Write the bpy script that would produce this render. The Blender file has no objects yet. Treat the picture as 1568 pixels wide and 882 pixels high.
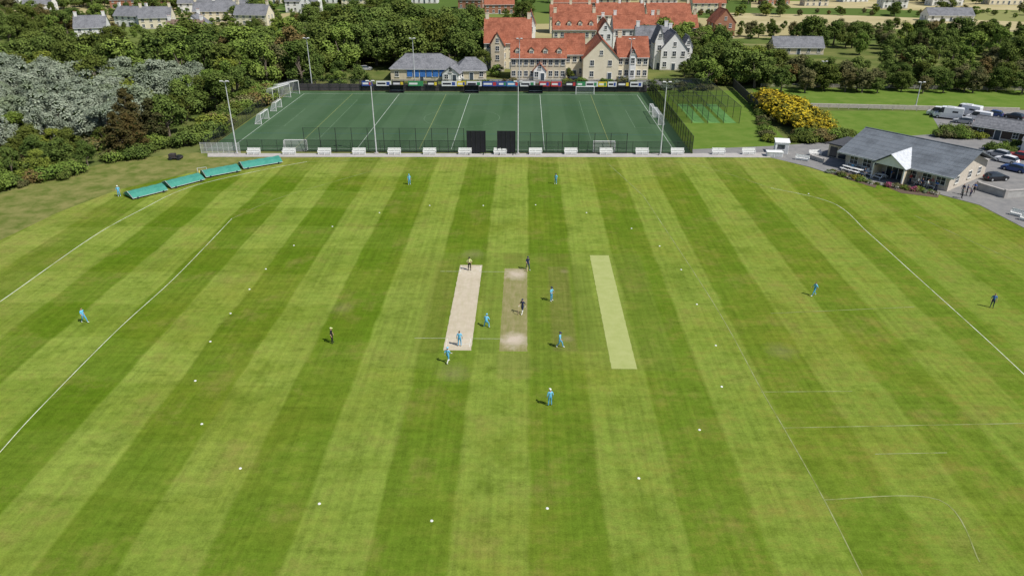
import bpy, math, random
from mathutils import Vector, Matrix, noise
random.seed(11)
R=random.Random(5)
scene=bpy.context.scene
rad=math.radians
# ---------------------------------------------------------------- camera (drone at 41 m)
F=1110.0; CH=41.0; PITCH=rad(26.32); YAW=rad(1.05)
cam=bpy.data.objects.new("drone_camera",bpy.data.cameras.new("drone_camera"))
scene.collection.objects.link(cam); scene.camera=cam
cam.location=(0,0,CH); cam.rotation_euler=(math.pi/2-PITCH,0,YAW)
cam.data.sensor_width=36; cam.data.lens=36*F/1568; cam.data.clip_end=9000; cam.data.clip_start=0.5
RM=cam.rotation_euler.to_matrix()
def G(u,v,z=0.0):
    """survey: ground metres of a point measured on the aerial photo"""
    d=RM@Vector(((u-784)/F,-(v-441)/F,-1)); t=(z-CH)/d.z
    return Vector((d.x*t,d.y*t,z))
# ---------------------------------------------------------------- node helpers
class N:
    def __init__(s,name):
        s.mat=bpy.data.materials.new(name); s.mat.use_nodes=True; s.nt=s.mat.node_tree
        s.b=s.nt.nodes["Principled BSDF"]; s.out=s.nt.nodes["Material Output"]
        s.b.inputs["Specular IOR Level"].default_value=0.25
    def new(s,t): return s.nt.nodes.new(t)
    def set(s,sock,v):
        if isinstance(v,bpy.types.NodeSocket): s.nt.links.new(v,sock)
        else:
            if isinstance(v,(tuple,list)) and len(v)==3 and sock.type=='RGBA': v=(*v,1)
            sock.default_value=v
    def m(s,op,a,b=0.0,c=None,clamp=False):
        n=s.new("ShaderNodeMath"); n.operation=op; n.use_clamp=clamp
        s.set(n.inputs[0],a); s.set(n.inputs[1],b)
        if c is not None: s.set(n.inputs[2],c)
        return n.outputs[0]
    def mix(s,f,a,b,bl='MIX'):
        n=s.new("ShaderNodeMix"); n.data_type='RGBA'; n.blend_type=bl
        s.set(n.inputs[0],f); s.set(n.inputs[6],a); s.set(n.inputs[7],b); return n.outputs[2]
    def obj(s): return s.new("ShaderNodeTexCoord").outputs["Object"]
    def sep(s,v):
        n=s.new("ShaderNodeSeparateXYZ"); s.set(n.inputs[0],v); return n.outputs
    def map(s,v,sc):
        n=s.new("ShaderNodeMapping"); s.set(n.inputs[0],v); n.inputs["Scale"].default_value=sc; return n.outputs[0]
    def noise(s,v,sc,det=3,rough=.55):
        n=s.new("ShaderNodeTexNoise"); s.set(n.inputs["Vector"],v); n.inputs["Scale"].default_value=sc
        n.inputs["Detail"].default_value=det; n.inputs["Roughness"].default_value=rough; return n.outputs[0]
    def rng(s,v,a,b,c=0.,d=1.,smooth=False):
        n=s.new("ShaderNodeMapRange"); n.clamp=True
        if smooth: n.interpolation_type='SMOOTHSTEP'
        s.set(n.inputs[0],v)
        for i,k in enumerate((a,b,c,d)): n.inputs[i+1].default_value=k
        return n.outputs[0]
    def boxm(s,X,Y,x0,x1,y0,y1,e=.4):
        f=s.m('MULTIPLY',s.rng(X,x0-e,x0+e),s.rng(X,x1+e,x1-e))
        g=s.m('MULTIPLY',s.rng(Y,y0-e,y0+e),s.rng(Y,y1+e,y1-e))
        return s.m('MULTIPLY',f,g)
    def col(s,c,rough=.8,spec=None):
        s.set(s.b.inputs["Base Color"],c); s.b.inputs["Roughness"].default_value=rough
        if spec is not None: s.b.inputs["Specular IOR Level"].default_value=spec
        return s.mat
    def matte(s,c):
        d=s.new("ShaderNodeBsdfDiffuse"); s.set(d.inputs[0],c); s.nt.links.new(d.outputs[0],s.out.inputs[0]); return s.mat
_c={}
def plain(name,c,rough=.6,var=.18,sc=2.0,spec=.3):
    if name in _c: return _c[name]
    n=N(name); o=n.obj(); k=n.noise(o,sc,3)
    f=n.rng(k,.3,.7); c0=tuple(x*(1-var) for x in c); c1=tuple(min(.95,x*(1+var)) for x in c)
    _c[name]=n.col(n.mix(f,c0,c1),rough,spec); return _c[name]
# ---------------------------------------------------------------- mesh builder
class MB:
    def __init__(s): s.v=[]; s.f=[]; s.mi=[]; s.sm=[]
    def add(s,vs,fs,mi=0,sm=False):
        o=len(s.v); s.v+= [tuple(p) for p in vs]
        for f in fs: s.f.append([i+o for i in f]); s.mi.append(mi); s.sm.append(sm)
    def box(s,x0,y0,z0,x1,y1,z1,mi=0):
        s.add([(x0,y0,z0),(x1,y0,z0),(x1,y1,z0),(x0,y1,z0),(x0,y0,z1),(x1,y0,z1),(x1,y1,z1),(x0,y1,z1)],
              [(0,3,2,1),(4,5,6,7),(0,1,5,4),(1,2,6,5),(2,3,7,6),(3,0,4,7)],mi)
    def obox(s,c,sz,rz=0,mi=0,tilt=0):
        M=Matrix.Translation(c)@Matrix.Rotation(rz,4,'Z')@Matrix.Rotation(tilt,4,'X')
        a,b,h=sz[0]/2,sz[1]/2,sz[2]/2
        vs=[M@Vector(p) for p in [(-a,-b,-h),(a,-b,-h),(a,b,-h),(-a,b,-h),(-a,-b,h),(a,-b,h),(a,b,h),(-a,b,h)]]
        s.add(vs,[(0,3,2,1),(4,5,6,7),(0,1,5,4),(1,2,6,5),(2,3,7,6),(3,0,4,7)],mi)
    def tube(s,p,q,r0,r1=None,n=6,mi=0,sm=True):
        p=Vector(p);q=Vector(q); r1=r0 if r1 is None else r1
        d=(q-p).normalized(); a=d.orthogonal().normalized(); b=d.cross(a)
        vs=[]
        for c,r in((p,r0),(q,r1)):
            for i in range(n):
                t=2*math.pi*i/n; vs.append(c+a*r*math.cos(t)+b*r*math.sin(t))
        fs=[(i,(i+1)%n,n+(i+1)%n,n+i) for i in range(n)]
        s.add(vs,fs,mi,sm); s.add(vs,[tuple(range(n))[::-1],tuple(range(n,2*n))],mi)
    def ell(s,c,r,mi=0,nu=10,nv=6,z0=-1.0):
        vs=[];fs=[]
        for j in range(nv+1):
            ph=math.asin(z0)+(math.pi/2-math.asin(z0))*j/nv
            for i in range(nu):
                t=2*math.pi*i/nu; vs.append((c[0]+r[0]*math.cos(ph)*math.cos(t),c[1]+r[1]*math.cos(ph)*math.sin(t),c[2]+r[2]*math.sin(ph)))
        for j in range(nv):
            for i in range(nu): fs.append((j*nu+i,j*nu+(i+1)%nu,(j+1)*nu+(i+1)%nu,(j+1)*nu+i))
        s.add(vs,fs,mi,True)
    def slab(s,pts,t,mi=0):
        n=len(pts); vs=[Vector(p) for p in pts]+[Vector(p)+Vector((0,0,t)) for p in pts]
        fs=[tuple(range(n))[::-1],tuple(range(n,2*n))]+[(i,(i+1)%n,n+(i+1)%n,n+i) for i in range(n)]
        s.add(vs,fs,mi)
    def mesh(s,name,mats):
        me=bpy.data.meshes.new(name); me.from_pydata(s.v,[],s.f)
        for m in mats: me.materials.append(m)
        me.polygons.foreach_set("material_index",s.mi); me.polygons.foreach_set("use_smooth",s.sm)
        me.update(); return me
    def build(s,name,mats,parent=None,loc=(0,0,0),rz=0,sc=None):
        return place(name,s.mesh(name,mats),parent,loc,rz,sc)
def place(name,me,parent=None,loc=(0,0,0),rz=0,sc=None):
    o=bpy.data.objects.new(name,me); scene.collection.objects.link(o)
    o.location=loc; o.rotation_euler[2]=rz
    if sc: o.scale=sc
    if parent: o.parent=parent
    return o
def empty(name,loc=(0,0,0),rz=0):
    o=bpy.data.objects.new(name,None); o.empty_display_size=.5; scene.collection.objects.link(o)
    o.location=loc; o.rotation_euler[2]=rz; return o
def sheet(name,pts,z,mat,parent=None):
    b=MB(); b.add([(p[0],p[1],z) for p in pts],[tuple(range(len(pts)))],0)
    me=b.mesh(name,[mat]); o=place(name,me,parent)
    if me.polygons[0].normal.z<0: me.flip_normals()
    return o
def PX(l): return [G(*p) for p in l]
def ribbon(name,pts,w,z,mat,parent=None,closed=False):
    b=MB(); pts=[Vector((p[0],p[1],0)) for p in pts]
    P=[]
    for i in range(len(pts)-1):
        p0=pts[max(i-1,0)];p1=pts[i];p2=pts[i+1];p3=pts[min(i+2,len(pts)-1)]
        k=8 if len(pts)>2 else 1
        for j in range(k):
            t=j/k; P.append(.5*((2*p1)+(p2-p0)*t+(2*p0-5*p1+4*p2-p3)*t*t+(3*p1-p0-3*p2+p3)*t**3))
    P.append(pts[-1]); vs=[]
    for i,p in enumerate(P):
        d=(P[min(i+1,len(P)-1)]-P[max(i-1,0)]).normalized(); n=Vector((-d.y,d.x,0))*w/2
        vs+=[(p.x-n.x,p.y-n.y,z),(p.x+n.x,p.y+n.y,z)]
    b.add(vs,[(2*i,2*i+2,2*i+3,2*i+1) for i in range(len(P)-1)],0)
    return b.build(name,[mat],parent)
# ---------------------------------------------------------------- light
SUN_EL=rad(52); AZ=rad(-34); SAZ=Vector((math.cos(AZ),math.sin(AZ),0))   # sun to the right, behind the camera
w=bpy.data.worlds.new("World"); scene.world=w; w.use_nodes=True
sk=w.node_tree.nodes.new("ShaderNodeTexSky"); sk.sky_type='NISHITA'; sk.sun_disc=False
sk.sun_elevation=SUN_EL; sk.sun_rotation=math.atan2(SAZ.x,SAZ.y)
bg=w.node_tree.nodes["Background"]; bg.inputs[1].default_value=.09
w.node_tree.links.new(sk.outputs[0],bg.inputs[0])
sd=bpy.data.lights.new("sun","SUN"); sd.energy=4.6; sd.angle=rad(.5); sd.color=(1,.965,.9)
so=bpy.data.objects.new("sun",sd); scene.collection.objects.link(so)
sv=SAZ*math.cos(SUN_EL)+Vector((0,0,math.sin(SUN_EL))); so.rotation_euler=sv.to_track_quat('Z','Y').to_euler()
scene.view_settings.view_transform='Standard'; scene.view_settings.look='None'; scene.view_settings.exposure=0
# ---------------------------------------------------------------- ground materials
def m_country():
    n=N("countryside_grass"); o=n.obj()
    v=n.new("ShaderNodeTexVoronoi"); n.set(v.inputs["Vector"],n.map(o,(.009,.016,1))); v.inputs["Scale"].default_value=1
    h=n.sep(v.outputs["Color"])[0]
    c=n.mix(n.rng(h,.3,.5),(.09,.14,.035),(.16,.20,.055)); c=n.mix(n.rng(h,.62,.72),c,(.38,.33,.17))
    X=n.sep(o)
    far=n.rng(X[1],290,330); near=n.mix(n.rng(n.noise(o,.12,5),.35,.65),(.085,.12,.03),(.17,.18,.06))
    return n.matte(n.mix(far,near,c))
def m_outfield():
    n=N("mown_outfield_grass"); o=n.obj(); X,Y,_=n.sep(o)
    wob=n.m('MULTIPLY',n.m('SUBTRACT',n.noise(o,.12,2),.5),.9)
    xs=n.m('ADD',n.m('ADD',X,2.4),wob)
    s=n.m('COSINE',n.m('MULTIPLY',xs,2*math.pi/11.8)); s=n.rng(s,-.14,.14,0,1,True)
    con=n.m('MULTIPLY',n.rng(n.m('SUBTRACT',Y,n.m('MULTIPLY',X,.7)),15,95,.5,1.0),n.rng(n.noise(o,.035,1),.25,.7,.65,1.0))
    con=n.m('MULTIPLY',con,n.rng(X,25,70,1,.6))
    cs=n.m('COSINE',n.m('MULTIPLY',n.m('ADD',Y,n.m('MULTIPLY',n.noise(o,.05,1),6)),2*math.pi/17)); cs=n.rng(cs,-.14,.14,0,1,True)
    cm=n.m('ADD',n.m('MULTIPLY',n.m('MULTIPLY',n.rng(X,-14,-30),n.rng(Y,45,75,.25,1)),.55),.08)
    l=n.m('MULTIPLY_ADD',n.m('SUBTRACT',s,.5),con,.5)
    l=n.m('MULTIPLY_ADD',n.m('MULTIPLY',n.m('SUBTRACT',cs,.5),cm),n.m('MULTIPLY_ADD',s,.5,.45),l,clamp=True)
    dark=(.092,.158,.010); light=(.205,.272,.045)
    c=n.mix(l,dark,light)
    A=n.noise(o,.045,5,.65); B=n.noise(o,.17,5,.72); C=n.noise(n.map(o,(.6,1,1)),.42,5,.8); D=n.noise(o,1.3,5,.75)
    c=n.mix(n.rng(A,.47,.68,0,.5),c,(.19,.205,.026))
    c=n.mix(n.rng(B,.53,.70,0,.5),c,(.225,.195,.055))
    c=n.mix(n.m('MULTIPLY',n.rng(C,.49,.66,0,.6),n.rng(n.m('ADD',X,n.m('MULTIPLY',Y,-.35)),-30,10,.3,1)),c,(.19,.165,.035))
    c=n.mix(n.rng(B,.48,.34,0,.5),c,(.085,.14,.010)); c=n.mix(n.rng(C,.46,.34,0,.4),c,(.10,.15,.014))
    ed=n.m('MAXIMUM',n.rng(Y,126,141,0,.55),n.rng(n.m('ADD',n.m('MULTIPLY',X,-1),n.m('MULTIPLY',Y,-.12)),46,62,0,.45)); c=n.mix(n.m('MULTIPLY',ed,n.rng(B,.3,.6)),c,(.25,.24,.065))
    sq=n.boxm(X,Y,-16.4,16.2,63.8,94,.25); c=n.mix(n.m('MULTIPLY',sq,.3),c,(.15,.19,.035))
    for x0,x1,y0,y1,k,cc in((3.2,5.9,67.5,89.5,.6,(.16,.155,.045)),(6.2,8.6,67.5,90,.45,(.095,.135,.02)),(-4.9,-2.8,67,90,.35,(.095,.155,.02)),(-12,-9.2,67,90,.35,(.155,.16,.035)),(-2.7,.7,62,67,.45,(.165,.16,.05)),(3.2,6.2,90,94,.45,(.115,.13,.02)),(-2.7,.7,89,94,.4,(.115,.135,.025))):
        mk=n.m('MULTIPLY',n.boxm(X,Y,x0,x1,y0,y1,.2),n.rng(D,.3,.62,.35,1)); c=n.mix(n.m('MULTIPLY',mk,k),c,cc)
    for cx,cy,r,k in((4.9,70.2,1.0,.75),(5.4,88,.9,.7),(-7.2,93.5,2.4,.45),(-7.2,63,2.6,.4),(28,68,2.6,.35),(-22,77,2.2,.3)):
        dx=n.m('POWER',n.m('SUBTRACT',X,cx),2); dy=n.m('POWER',n.m('SUBTRACT',Y,cy),2)
        dd=n.m('ADD',n.m('SQRT',n.m('ADD',dx,dy)),n.m('MULTIPLY',D,r*1.3)); c=n.mix(n.m('MULTIPLY',n.rng(dd,r*1.5,r*.6),k),c,(.26,.225,.115))
    st=n.rng(n.noise(n.map(o,(1.9,.05,1)),1,3,.6),.35,.65,-.5,.5); st2=n.rng(n.noise(n.map(o,(.07,1.6,1)),1,3,.6),.35,.65,-.5,.5)
    g=n.rng(D,.36,.64,-.5,.5); gb=n.rng(n.noise(o,8,3,.75),.36,.64,-.5,.5); gc=n.rng(C,.36,.64,-.5,.5)
    val=n.m('MULTIPLY_ADD',st,.20,1.0); val=n.m('MULTIPLY_ADD',st2,.12,val); val=n.m('MULTIPLY_ADD',g,.26,val); val=n.m('MULTIPLY_ADD',gb,.30,val); val=n.m('MULTIPLY_ADD',gc,.14,val)
    cmb=n.new("ShaderNodeCombineXYZ")
    for i in range(3): n.set(cmb.inputs[i],val)
    return n.matte(n.mix(1.0,c,cmb.outputs[0],'MULTIPLY'))
def m_turf():
    n=N("artificial_turf"); o=n.obj(); X,Y,_=n.sep(o)
    s=n.rng(n.m('COSINE',n.m('MULTIPLY',X,2*math.pi/7.8)),-.2,.2)
    c=n.mix(s,(.054,.104,.050),(.066,.122,.060)); c=n.mix(n.rng(n.noise(n.map(o,(1,.35,1)),.12,4),.35,.7,0,.6),c,(.095,.15,.09))
    c=n.mix(n.rng(n.noise(n.map(o,(.15,2.5,1)),1,3),.3,.7,0,.35),c,(.05,.09,.045))
    return n.matte(c)
def m_worn(name,base,dark,grass,y0,y1,ends=.9,x0=-8.7,x1=-5.7,gr=.3):
    n=N(name); o=n.obj(); X,Y,_=n.sep(o)
    c=n.mix(n.rng(n.noise(o,.9,6,.65),.3,.7),base,dark)
    c=n.mix(n.rng(n.noise(n.map(o,(3,.5,1)),1,4),.35,.7,0,gr),c,grass)
    return n,o,X,Y,c
def two(name,a,b,sc=1.,det=4,lo=.3,hi=.7,rough=.9,spec=.15):
    n=N(name); c=n.mix(n.rng(n.noise(n.obj(),sc,det,.65),lo,hi),a,b); return n.matte(c) if rough>=.85 else n.col(c,rough,spec)
M_country=m_country(); M_out=m_outfield(); M_turf=m_turf()
M_white=two("white_line_paint",(.62,.64,.55),(.8,.8,.76),2)
M_bound=two("worn_boundary_paint",(.32,.36,.18),(.70,.72,.6),.35,5,.33,.58)
M_faint=two("faded_line_paint",(.19,.225,.06),(.32,.35,.17),.5,4,.40,.66)
M_tarmac=two("tarmac",(.19,.19,.19),(.27,.26,.25),.6)
M_pave=two("concrete_paving",(.36,.34,.32),(.47,.44,.41),.7)
M_straw=two("straw_field",(.36,.31,.16),(.50,.43,.25),.05)
M_lawn=two("lawn_grass",(.095,.17,.025),(.155,.215,.045),.25)
M_rough=two("rough_grass_bank",(.11,.145,.03),(.225,.215,.075),.35,8,.38,.62)
# ---------------------------------------------------------------- ground sheets
sheet("ground",[(-4000,-1500),(4000,-1500),(4000,6000),(-4000,6000)],-.03,M_country)
OUT=[(-150,5),(-112,60)]+PX([(-60,390),(0,368),(90,325),(180,291),(300,263),(430,244),(500,240.5),(800,240.5),(1180,241),(1240,257),(1262,264),(1350,285),(1440,299),(1500,315),(1568,350),(1620,385)])+[(92,90),(105,50),(120,5)]
sheet("rough_grass_bank",[(-175,5),(-135,60)]+PX([(-200,380),(-60,320),(60,275),(180,245),(320,232),(430,237),(500,239)])+[(-40,100),(-60,40),(-80,5)],-.02,M_rough)
sheet("cricket_outfield",OUT,0,M_out)
sheet("football_pitch",[(-66,145.6),(34,145.6),(34,207),(-66,207)],-.01,M_turf)
sheet("boundary_path",PX([(318,240.6),(318,235.2),(1062,235.2),(1180,234),(1180,241.6),(1062,241)]),.02,M_pave)
sheet("pavilion_terrace",PX([(1060,229),(1180,224),(1265,218),(1440,205),(1640,205),(1660,390),(1568,349),(1500,314),(1440,298),(1350,284),(1262,263),(1240,256),(1180,241.6),(1062,241)]),.012,M_tarmac)
sheet("hotel_forecourt",[(-14,214),(52,214),(52,226),(-14,226)],-.004,M_tarmac)
sheet("practice_lawn",[(34,146),(56,146),(60,210),(34,210)],-.012,M_lawn)
sheet("meadow_lawn",PX([(1230,208),(1262,170),(1420,170),(1450,205),(1440,216),(1300,214)]),-.008,M_lawn)
sheet("paddock_lawn",PX([(1150,135),(1700,140),(1700,168),(1420,166),(1240,164),(1165,158)]),-.006,M_lawn)
sheet("car_park",PX([(1420,166),(1700,172),(1700,232),(1480,212),(1440,200)]),.002,M_tarmac)
sheet("straw_field",PX([(1110,20),(1300,24),(1568,34),(1700,38),(1700,52),(1400,46),(1100,36)]),-.004,M_straw)
sheet("straw_field",PX([(1150,2),(1500,4),(1800,10),(1800,20),(1400,14),(1150,12)]),-.004,M_straw)
sheet("paddock_lawn",PX([(30,92),(150,88),(160,106),(20,112)]),-.004,M_lawn)
def strip(name,x0,x1,y0,y1,z,mat):
    b=MB(); ny=60; vs=[]
    for i in range(ny+1):
        y=y0+(y1-y0)*i/ny; j=lambda k:.07*noise.noise(Vector((k,y*1.3,0)))
        vs+=[(x0+j(1),y,z),(x1+j(7),y,z)]
    b.add(vs,[(2*i,2*i+1,2*i+3,2*i+2) for i in range(ny)],0); return b.build(name,[mat])
n,o,X,Y,c=m_worn("match_pitch_clay",(.46,.395,.29),(.56,.485,.38),(.36,.34,.19),67.5,89.7)
for yy in(69.6,87.6):
    mk=n.m('MULTIPLY',n.rng(n.m('ABSOLUTE',n.m('SUBTRACT',Y,yy)),1.9,.6),n.rng(n.noise(o,2.2,4),.35,.6)); c=n.mix(n.m('MULTIPLY',mk,.6),c,(.6,.53,.43))
strip("cricket_pitch",-8.72,-5.68,67.5,89.8,.006,n.matte(c))
n,o,X,Y,c=m_worn("worn_pitch_clay",(.225,.21,.085),(.32,.275,.145),(.17,.19,.05),67.5,89,gr=.6)
for yy,kk in((69.8,.95),(87,.85)):
    dx=n.m('POWER',n.m('ADD',X,1.0),2); dd=n.m('ADD',n.m('SQRT',n.m('ADD',dx,n.m('POWER',n.m('SUBTRACT',Y,yy),2))),n.m('MULTIPLY',n.noise(o,1.1,5,.7),3.0))
    c=n.mix(n.m('MULTIPLY',n.rng(dd,3.6,1.8),kk),c,(.52,.44,.35))
strip("cricket_pitch",-2.62,.42,67.4,88.8,.006,n.matte(c))
strip("artificial_cricket_pitch",9.2,11.85,64.1,93.4,.01,two("artificial_wicket",(.33,.37,.125),(.39,.42,.165),.8))
cr=empty("crease_markings")
M_chalk=two("crease_chalk",(.3,.33,.15),(.6,.6,.5),3)
for y in(70.05,87.7):
    ribbon("popping_crease",[(-12.2 if y<80 else -11.2,y),(-2.2,y)],.06,.012,M_chalk,cr)
    s=1 if y>80 else -1
    ribbon("bowling_crease",[(-8.5,y+s*1.22),(-5.9,y+s*1.22)],.05,.013,M_white,cr)
    for x in(-8.5,-5.9): ribbon("return_crease",[(x,y),(x,y+s*1.8)],.05,.013,M_white,cr)
ribbon("boundary_line",PX([(-30,725),(0,692),(60,626),(180,505),(270,423),(355,335)]),.085,.008,M_bound)
ribbon("boundary_line",PX([(355,335),(420,306),(495,283),(570,262)]),.10,.008,M_faint)
ribbon("boundary_line",PX([(-40,485),(0,462),(140,364),(215,322),(290,287),(400,261),(470,248)]),.12,.012,M_bound)
ribbon("boundary_line",PX([(470,248),(640,243.5),(900,243.5),(1050,250),(1180,288)]),.11,.012,M_faint)
ribbon("boundary_line",PX([(1180,288),(1275,311),(1330,357),(1400,420),(1500,510),(1568,573),(1640,640)]),.09,.012,M_bound)
for k,l in enumerate(([(985,300),(1090,460),(1165,595),(1200,655),(1262,765),(1325,890)],[(1165,600),(1305,599)],[(1200,655),(1568,648)],[(1262,765),(1438,765),(1500,860)],[(1340,695),(1450,693)],[(1180,480),(1400,470)],[(1400,330),(1568,406)],[(930,250),(985,300)])):
    ribbon("faded_football_line",PX(l),.10,.01+.001*k,M_faint)
b=MB()
for u,v in[(658,315),(581,326),(509,347),(450,376),(407,412),(382,443),(353,480),(322,523),(299,583),(309,649),(368,717),(489,771),(661,797),(838,778),(978,732),(1071,658),(1105,592),(1096,529),(1067,466),(1043,413),(1010,377),(967,350),(898,326),(820,314),(740,315),(1238,297)]:
    p=G(u,v); b.tube((p.x,p.y,.005),(p.x,p.y,.045),.13,.10,12,0)
b.build("fielding_circle_markers",[plain("white_plastic",(.75,.75,.72))])
fm=empty("football_pitch_markings")
M_wl=two("turf_white_line",(.34,.40,.33),(.58,.62,.56),.5); M_wf=two("turf_faint_line",(.12,.20,.11),(.2,.28,.19),.5)
def fl(pts,w=.11,m=None): ribbon("pitch_line",pts,w,.004+.0005*len(fm.children),m or M_wl,fm)
FX0,FX1,FY0,FY1=-61.5,30.8,147.5,203.5; FC=(FX0+FX1)/2
M_y=two("yellow_line_paint",(.25,.28,.10),(.33,.35,.14),2); M_bl=two("blue_line_paint",(.06,.16,.20),(.09,.2,.26),2)
for a,c2 in(((FX0,FY0),(FX1,FY0)),((FX0,FY1),(FX1,FY1)),((FX0,FY0),(FX0,FY1)),((FX1,FY0),(FX1,FY1)),((FC,FY0),(FC,FY1)),((4,FY0),(4,FY1)),((-35,FY0),(-35,FY1))): fl([a,c2])
for x,s in((FX0,1),(FX1,-1)):
    for dx,dy in((16.5,20.1),(5.5,9.1)):
        c0=(FY0+FY1)/2
        fl([(x,c0-dy),(x+s*dx,c0-dy)],.09,M_wf);fl([(x+s*dx,c0-dy),(x+s*dx,c0+dy)],.09,M_wf);fl([(x+s*dx,c0+dy),(x,c0+dy)],.09,M_wf)
fl([(FC+9.15*math.cos(t*math.pi/12),175.5+9.15*math.sin(t*math.pi/12)) for t in range(25)],.08,M_wf)
for x in(-48,18,-22): fl([(x,FY0),(x,FY1)],.09,M_y)
for y in(160,190): fl([(FX0,y),(FX1,y)],.08,M_bl)
# ---------------------------------------------------------------- common materials
M_blk=plain("black_steel",(.025,.027,.03),.5); M_gal=plain("galvanised_steel",(.5,.51,.52),.45)
M_wht=plain("white_paint",(.78,.78,.76),.5,.06); M_glass=N("window_glass").col((.03,.04,.05),.12,.6)
def mesh_mat(name,c,a):
    n=N(name); t=n.new("ShaderNodeBsdfTransparent"); mx=n.new("ShaderNodeMixShader"); d=n.new("ShaderNodeBsdfDiffuse")
    n.set(d.inputs[0],c); mx.inputs[0].default_value=a
    n.nt.links.new(t.outputs[0],mx.inputs[1]); n.nt.links.new(d.outputs[0],mx.inputs[2]); n.nt.links.new(mx.outputs[0],n.out.inputs[0]); return n.mat
M_mesh=mesh_mat("weldmesh",(.03,.04,.035),.28); M_net=mesh_mat("white_net",(.8,.8,.8),.25); M_bnet=mesh_mat("black_netting",(.02,.03,.025),.22)
def fence(name,p,q,h,sp,r=.05,mm=M_mesh,pm=M_blk,rail=True):
    p=Vector((p[0],p[1],0));q=Vector((q[0],q[1],0)); L=(q-p).length; n=max(1,round(L/sp)); b=MB()
    for i in range(n+1):
        a=p.lerp(q,i/n); b.tube(a,a+Vector((0,0,h+.05)),r,r,5,0)
    if rail:
        for z in(h,.15,h*.5): b.tube(p+Vector((0,0,z)),q+Vector((0,0,z)),.03,.03,4,0)
    b.add([p,q,q+Vector((0,0,h)),p+Vector((0,0,h))],[(0,1,2,3)],1)
    return b.build(name,[pm,mm])
fence("perimeter_fence",(-66,145.2),(34,145.2),2.4,3.0,.04)
fence("ball_stop_fence",(-45,144.9),(-12.4,144.9),5,3.3,.06,mesh_mat("ball_stop_net",(.02,.03,.025),.12)); fence("ball_stop_fence",(-2.2,144.9),(20.6,144.9),4.2,3.3,.06,mesh_mat("ball_stop_net",(.02,.03,.025),.12))
fence("perimeter_fence",(-66,145.2),(-67,207),2.6,3,.04); fence("perimeter_fence",(34,145.2),(34.2,207),3.6,2.6,.06,mesh_mat("dense_mesh",(.02,.025,.025),.62))
fence("perimeter_fence",(-67,207.4),(34,207.4),3.2,3,.05)
fence("steel_gate_fence",(-66,143.6),(-58,143.6),2.2,1.2,.04,M_net,M_gal)
for u0,u1 in((716,744),(762,789)):
    a=G(u0,234);c2=G(u1,234); b=MB(); W=c2.x-a.x
    b.box(0,-.06,.25,W,.06,4.7,0)
    for i in range(5): b.box(W*i/4-.05,-.12,.1,W*i/4+.05,-.065,4.75,1)
    for x in(.4,W-.4):
        b.tube((x,-.9,.15),(x,.9,.15),.05,.05,6,1); b.tube((x,.8,.15),(x,.05,3),.04,.04,6,1)
        for y in(-.8,.8): b.tube((x-.06,y,.16),(x+.06,y,.16),.16,.16,10,1)
    b.build("sight_screen",[plain("black_canvas",(.014,.015,.02),.85),M_blk],loc=(a.x,144.3,0))
adcols=[(.75,.75,.74),(.04,.08,.3),(.75,.75,.74),(.03,.03,.04),(.7,.55,.05),(.5,.05,.05),(.75,.75,.75),(.05,.2,.4),(.6,.62,.6),(.05,.25,.1),(.45,.15,.2)]
adm=[plain("ad_paint_%d"%i,c,.5,.04) for i,c in enumerate(adcols)]
x=-46.;R2=random.Random(3)
while x<30:
    wd=R2.choice([2.4,3,3.4,4.2]); b=MB(); cidx=R2.choice([0,0,0,1,1,2,3,3,3,4,5,6,6,7,8,9,10])
    b.box(0,-.04,1.5,wd,.04,2.85,0); b.box(.25,-.055,1.9,wd*.62,-.043,2.4,1); b.box(wd*.68,-.055,1.7,wd*.9,-.043,2.6,2)
    for xx in(.1,wd-.1): b.box(xx-.03,.045,0,xx+.03,.1,2.8,3)
    b.build("advertising_board",[adm[cidx],adm[3] if cidx in(0,2,6,8) else adm[0],adm[R2.choice([1,4,5,9])],M_blk],loc=(x,207.1,0))
    x+=wd+R2.choice([.1,.3,1.1])
b=MB(); b.box(-66,207.7,0,34,207.9,1.9,0); b.build("low_boundary_wall",[plain("brown_boards",(.12,.105,.11),.8)])
for u in(607,722,820):
    p=G(u,143); b=MB(); b.box(-2,0,0,2,1.4,.12,0); b.box(-2,1.3,.12,2,1.4,1.9,0); b.box(-2,0,.12,-1.93,1.3,2,0); b.box(1.93,0,.12,2,1.3,2,0)
    b.slab([(-2.1,-.2,2.1),(2.1,-.2,2.1),(2.1,1.5,1.92),(-2.1,1.5,1.92)],.06,0); b.box(-1.8,.8,.5,1.8,1.2,.58,1)
    b.build("team_dugout",[M_blk,M_gal],loc=(p.x,205,0))
def flood(x,y,h=15.):
    b=MB(); b.tube((0,0,0),(0,0,h),.15,.08,10,0); b.box(-.35,-.35,0,.35,.35,.25,2); b.tube((-.7,0,h-.1),(.7,0,h-.1),.05,.05,6,0)
    for k in(-.55,.55): b.obox((k,-.25,h+.1),(.6,.5,.2),0,1,rad(-25)); b.obox((k,-.28,h-.02),(.5,.38,.03),0,3,rad(-25))
    b.build("floodlight_mast",[M_gal,plain("lamp_housing",(.6,.6,.6),.4),M_pave,M_glass],loc=(x,y,0))
for u in(361,575,793,1011): p=G(u,238); flood(p.x,144.0 if u>400 else 143.2,14.4)
for u in(474,634,795,963): p=G(u,142); flood(p.x,208.4,14)
p=G(1255,133); flood(p.x,p.y,7); p=G(1402,163); flood(p.x,p.y,6)
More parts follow.
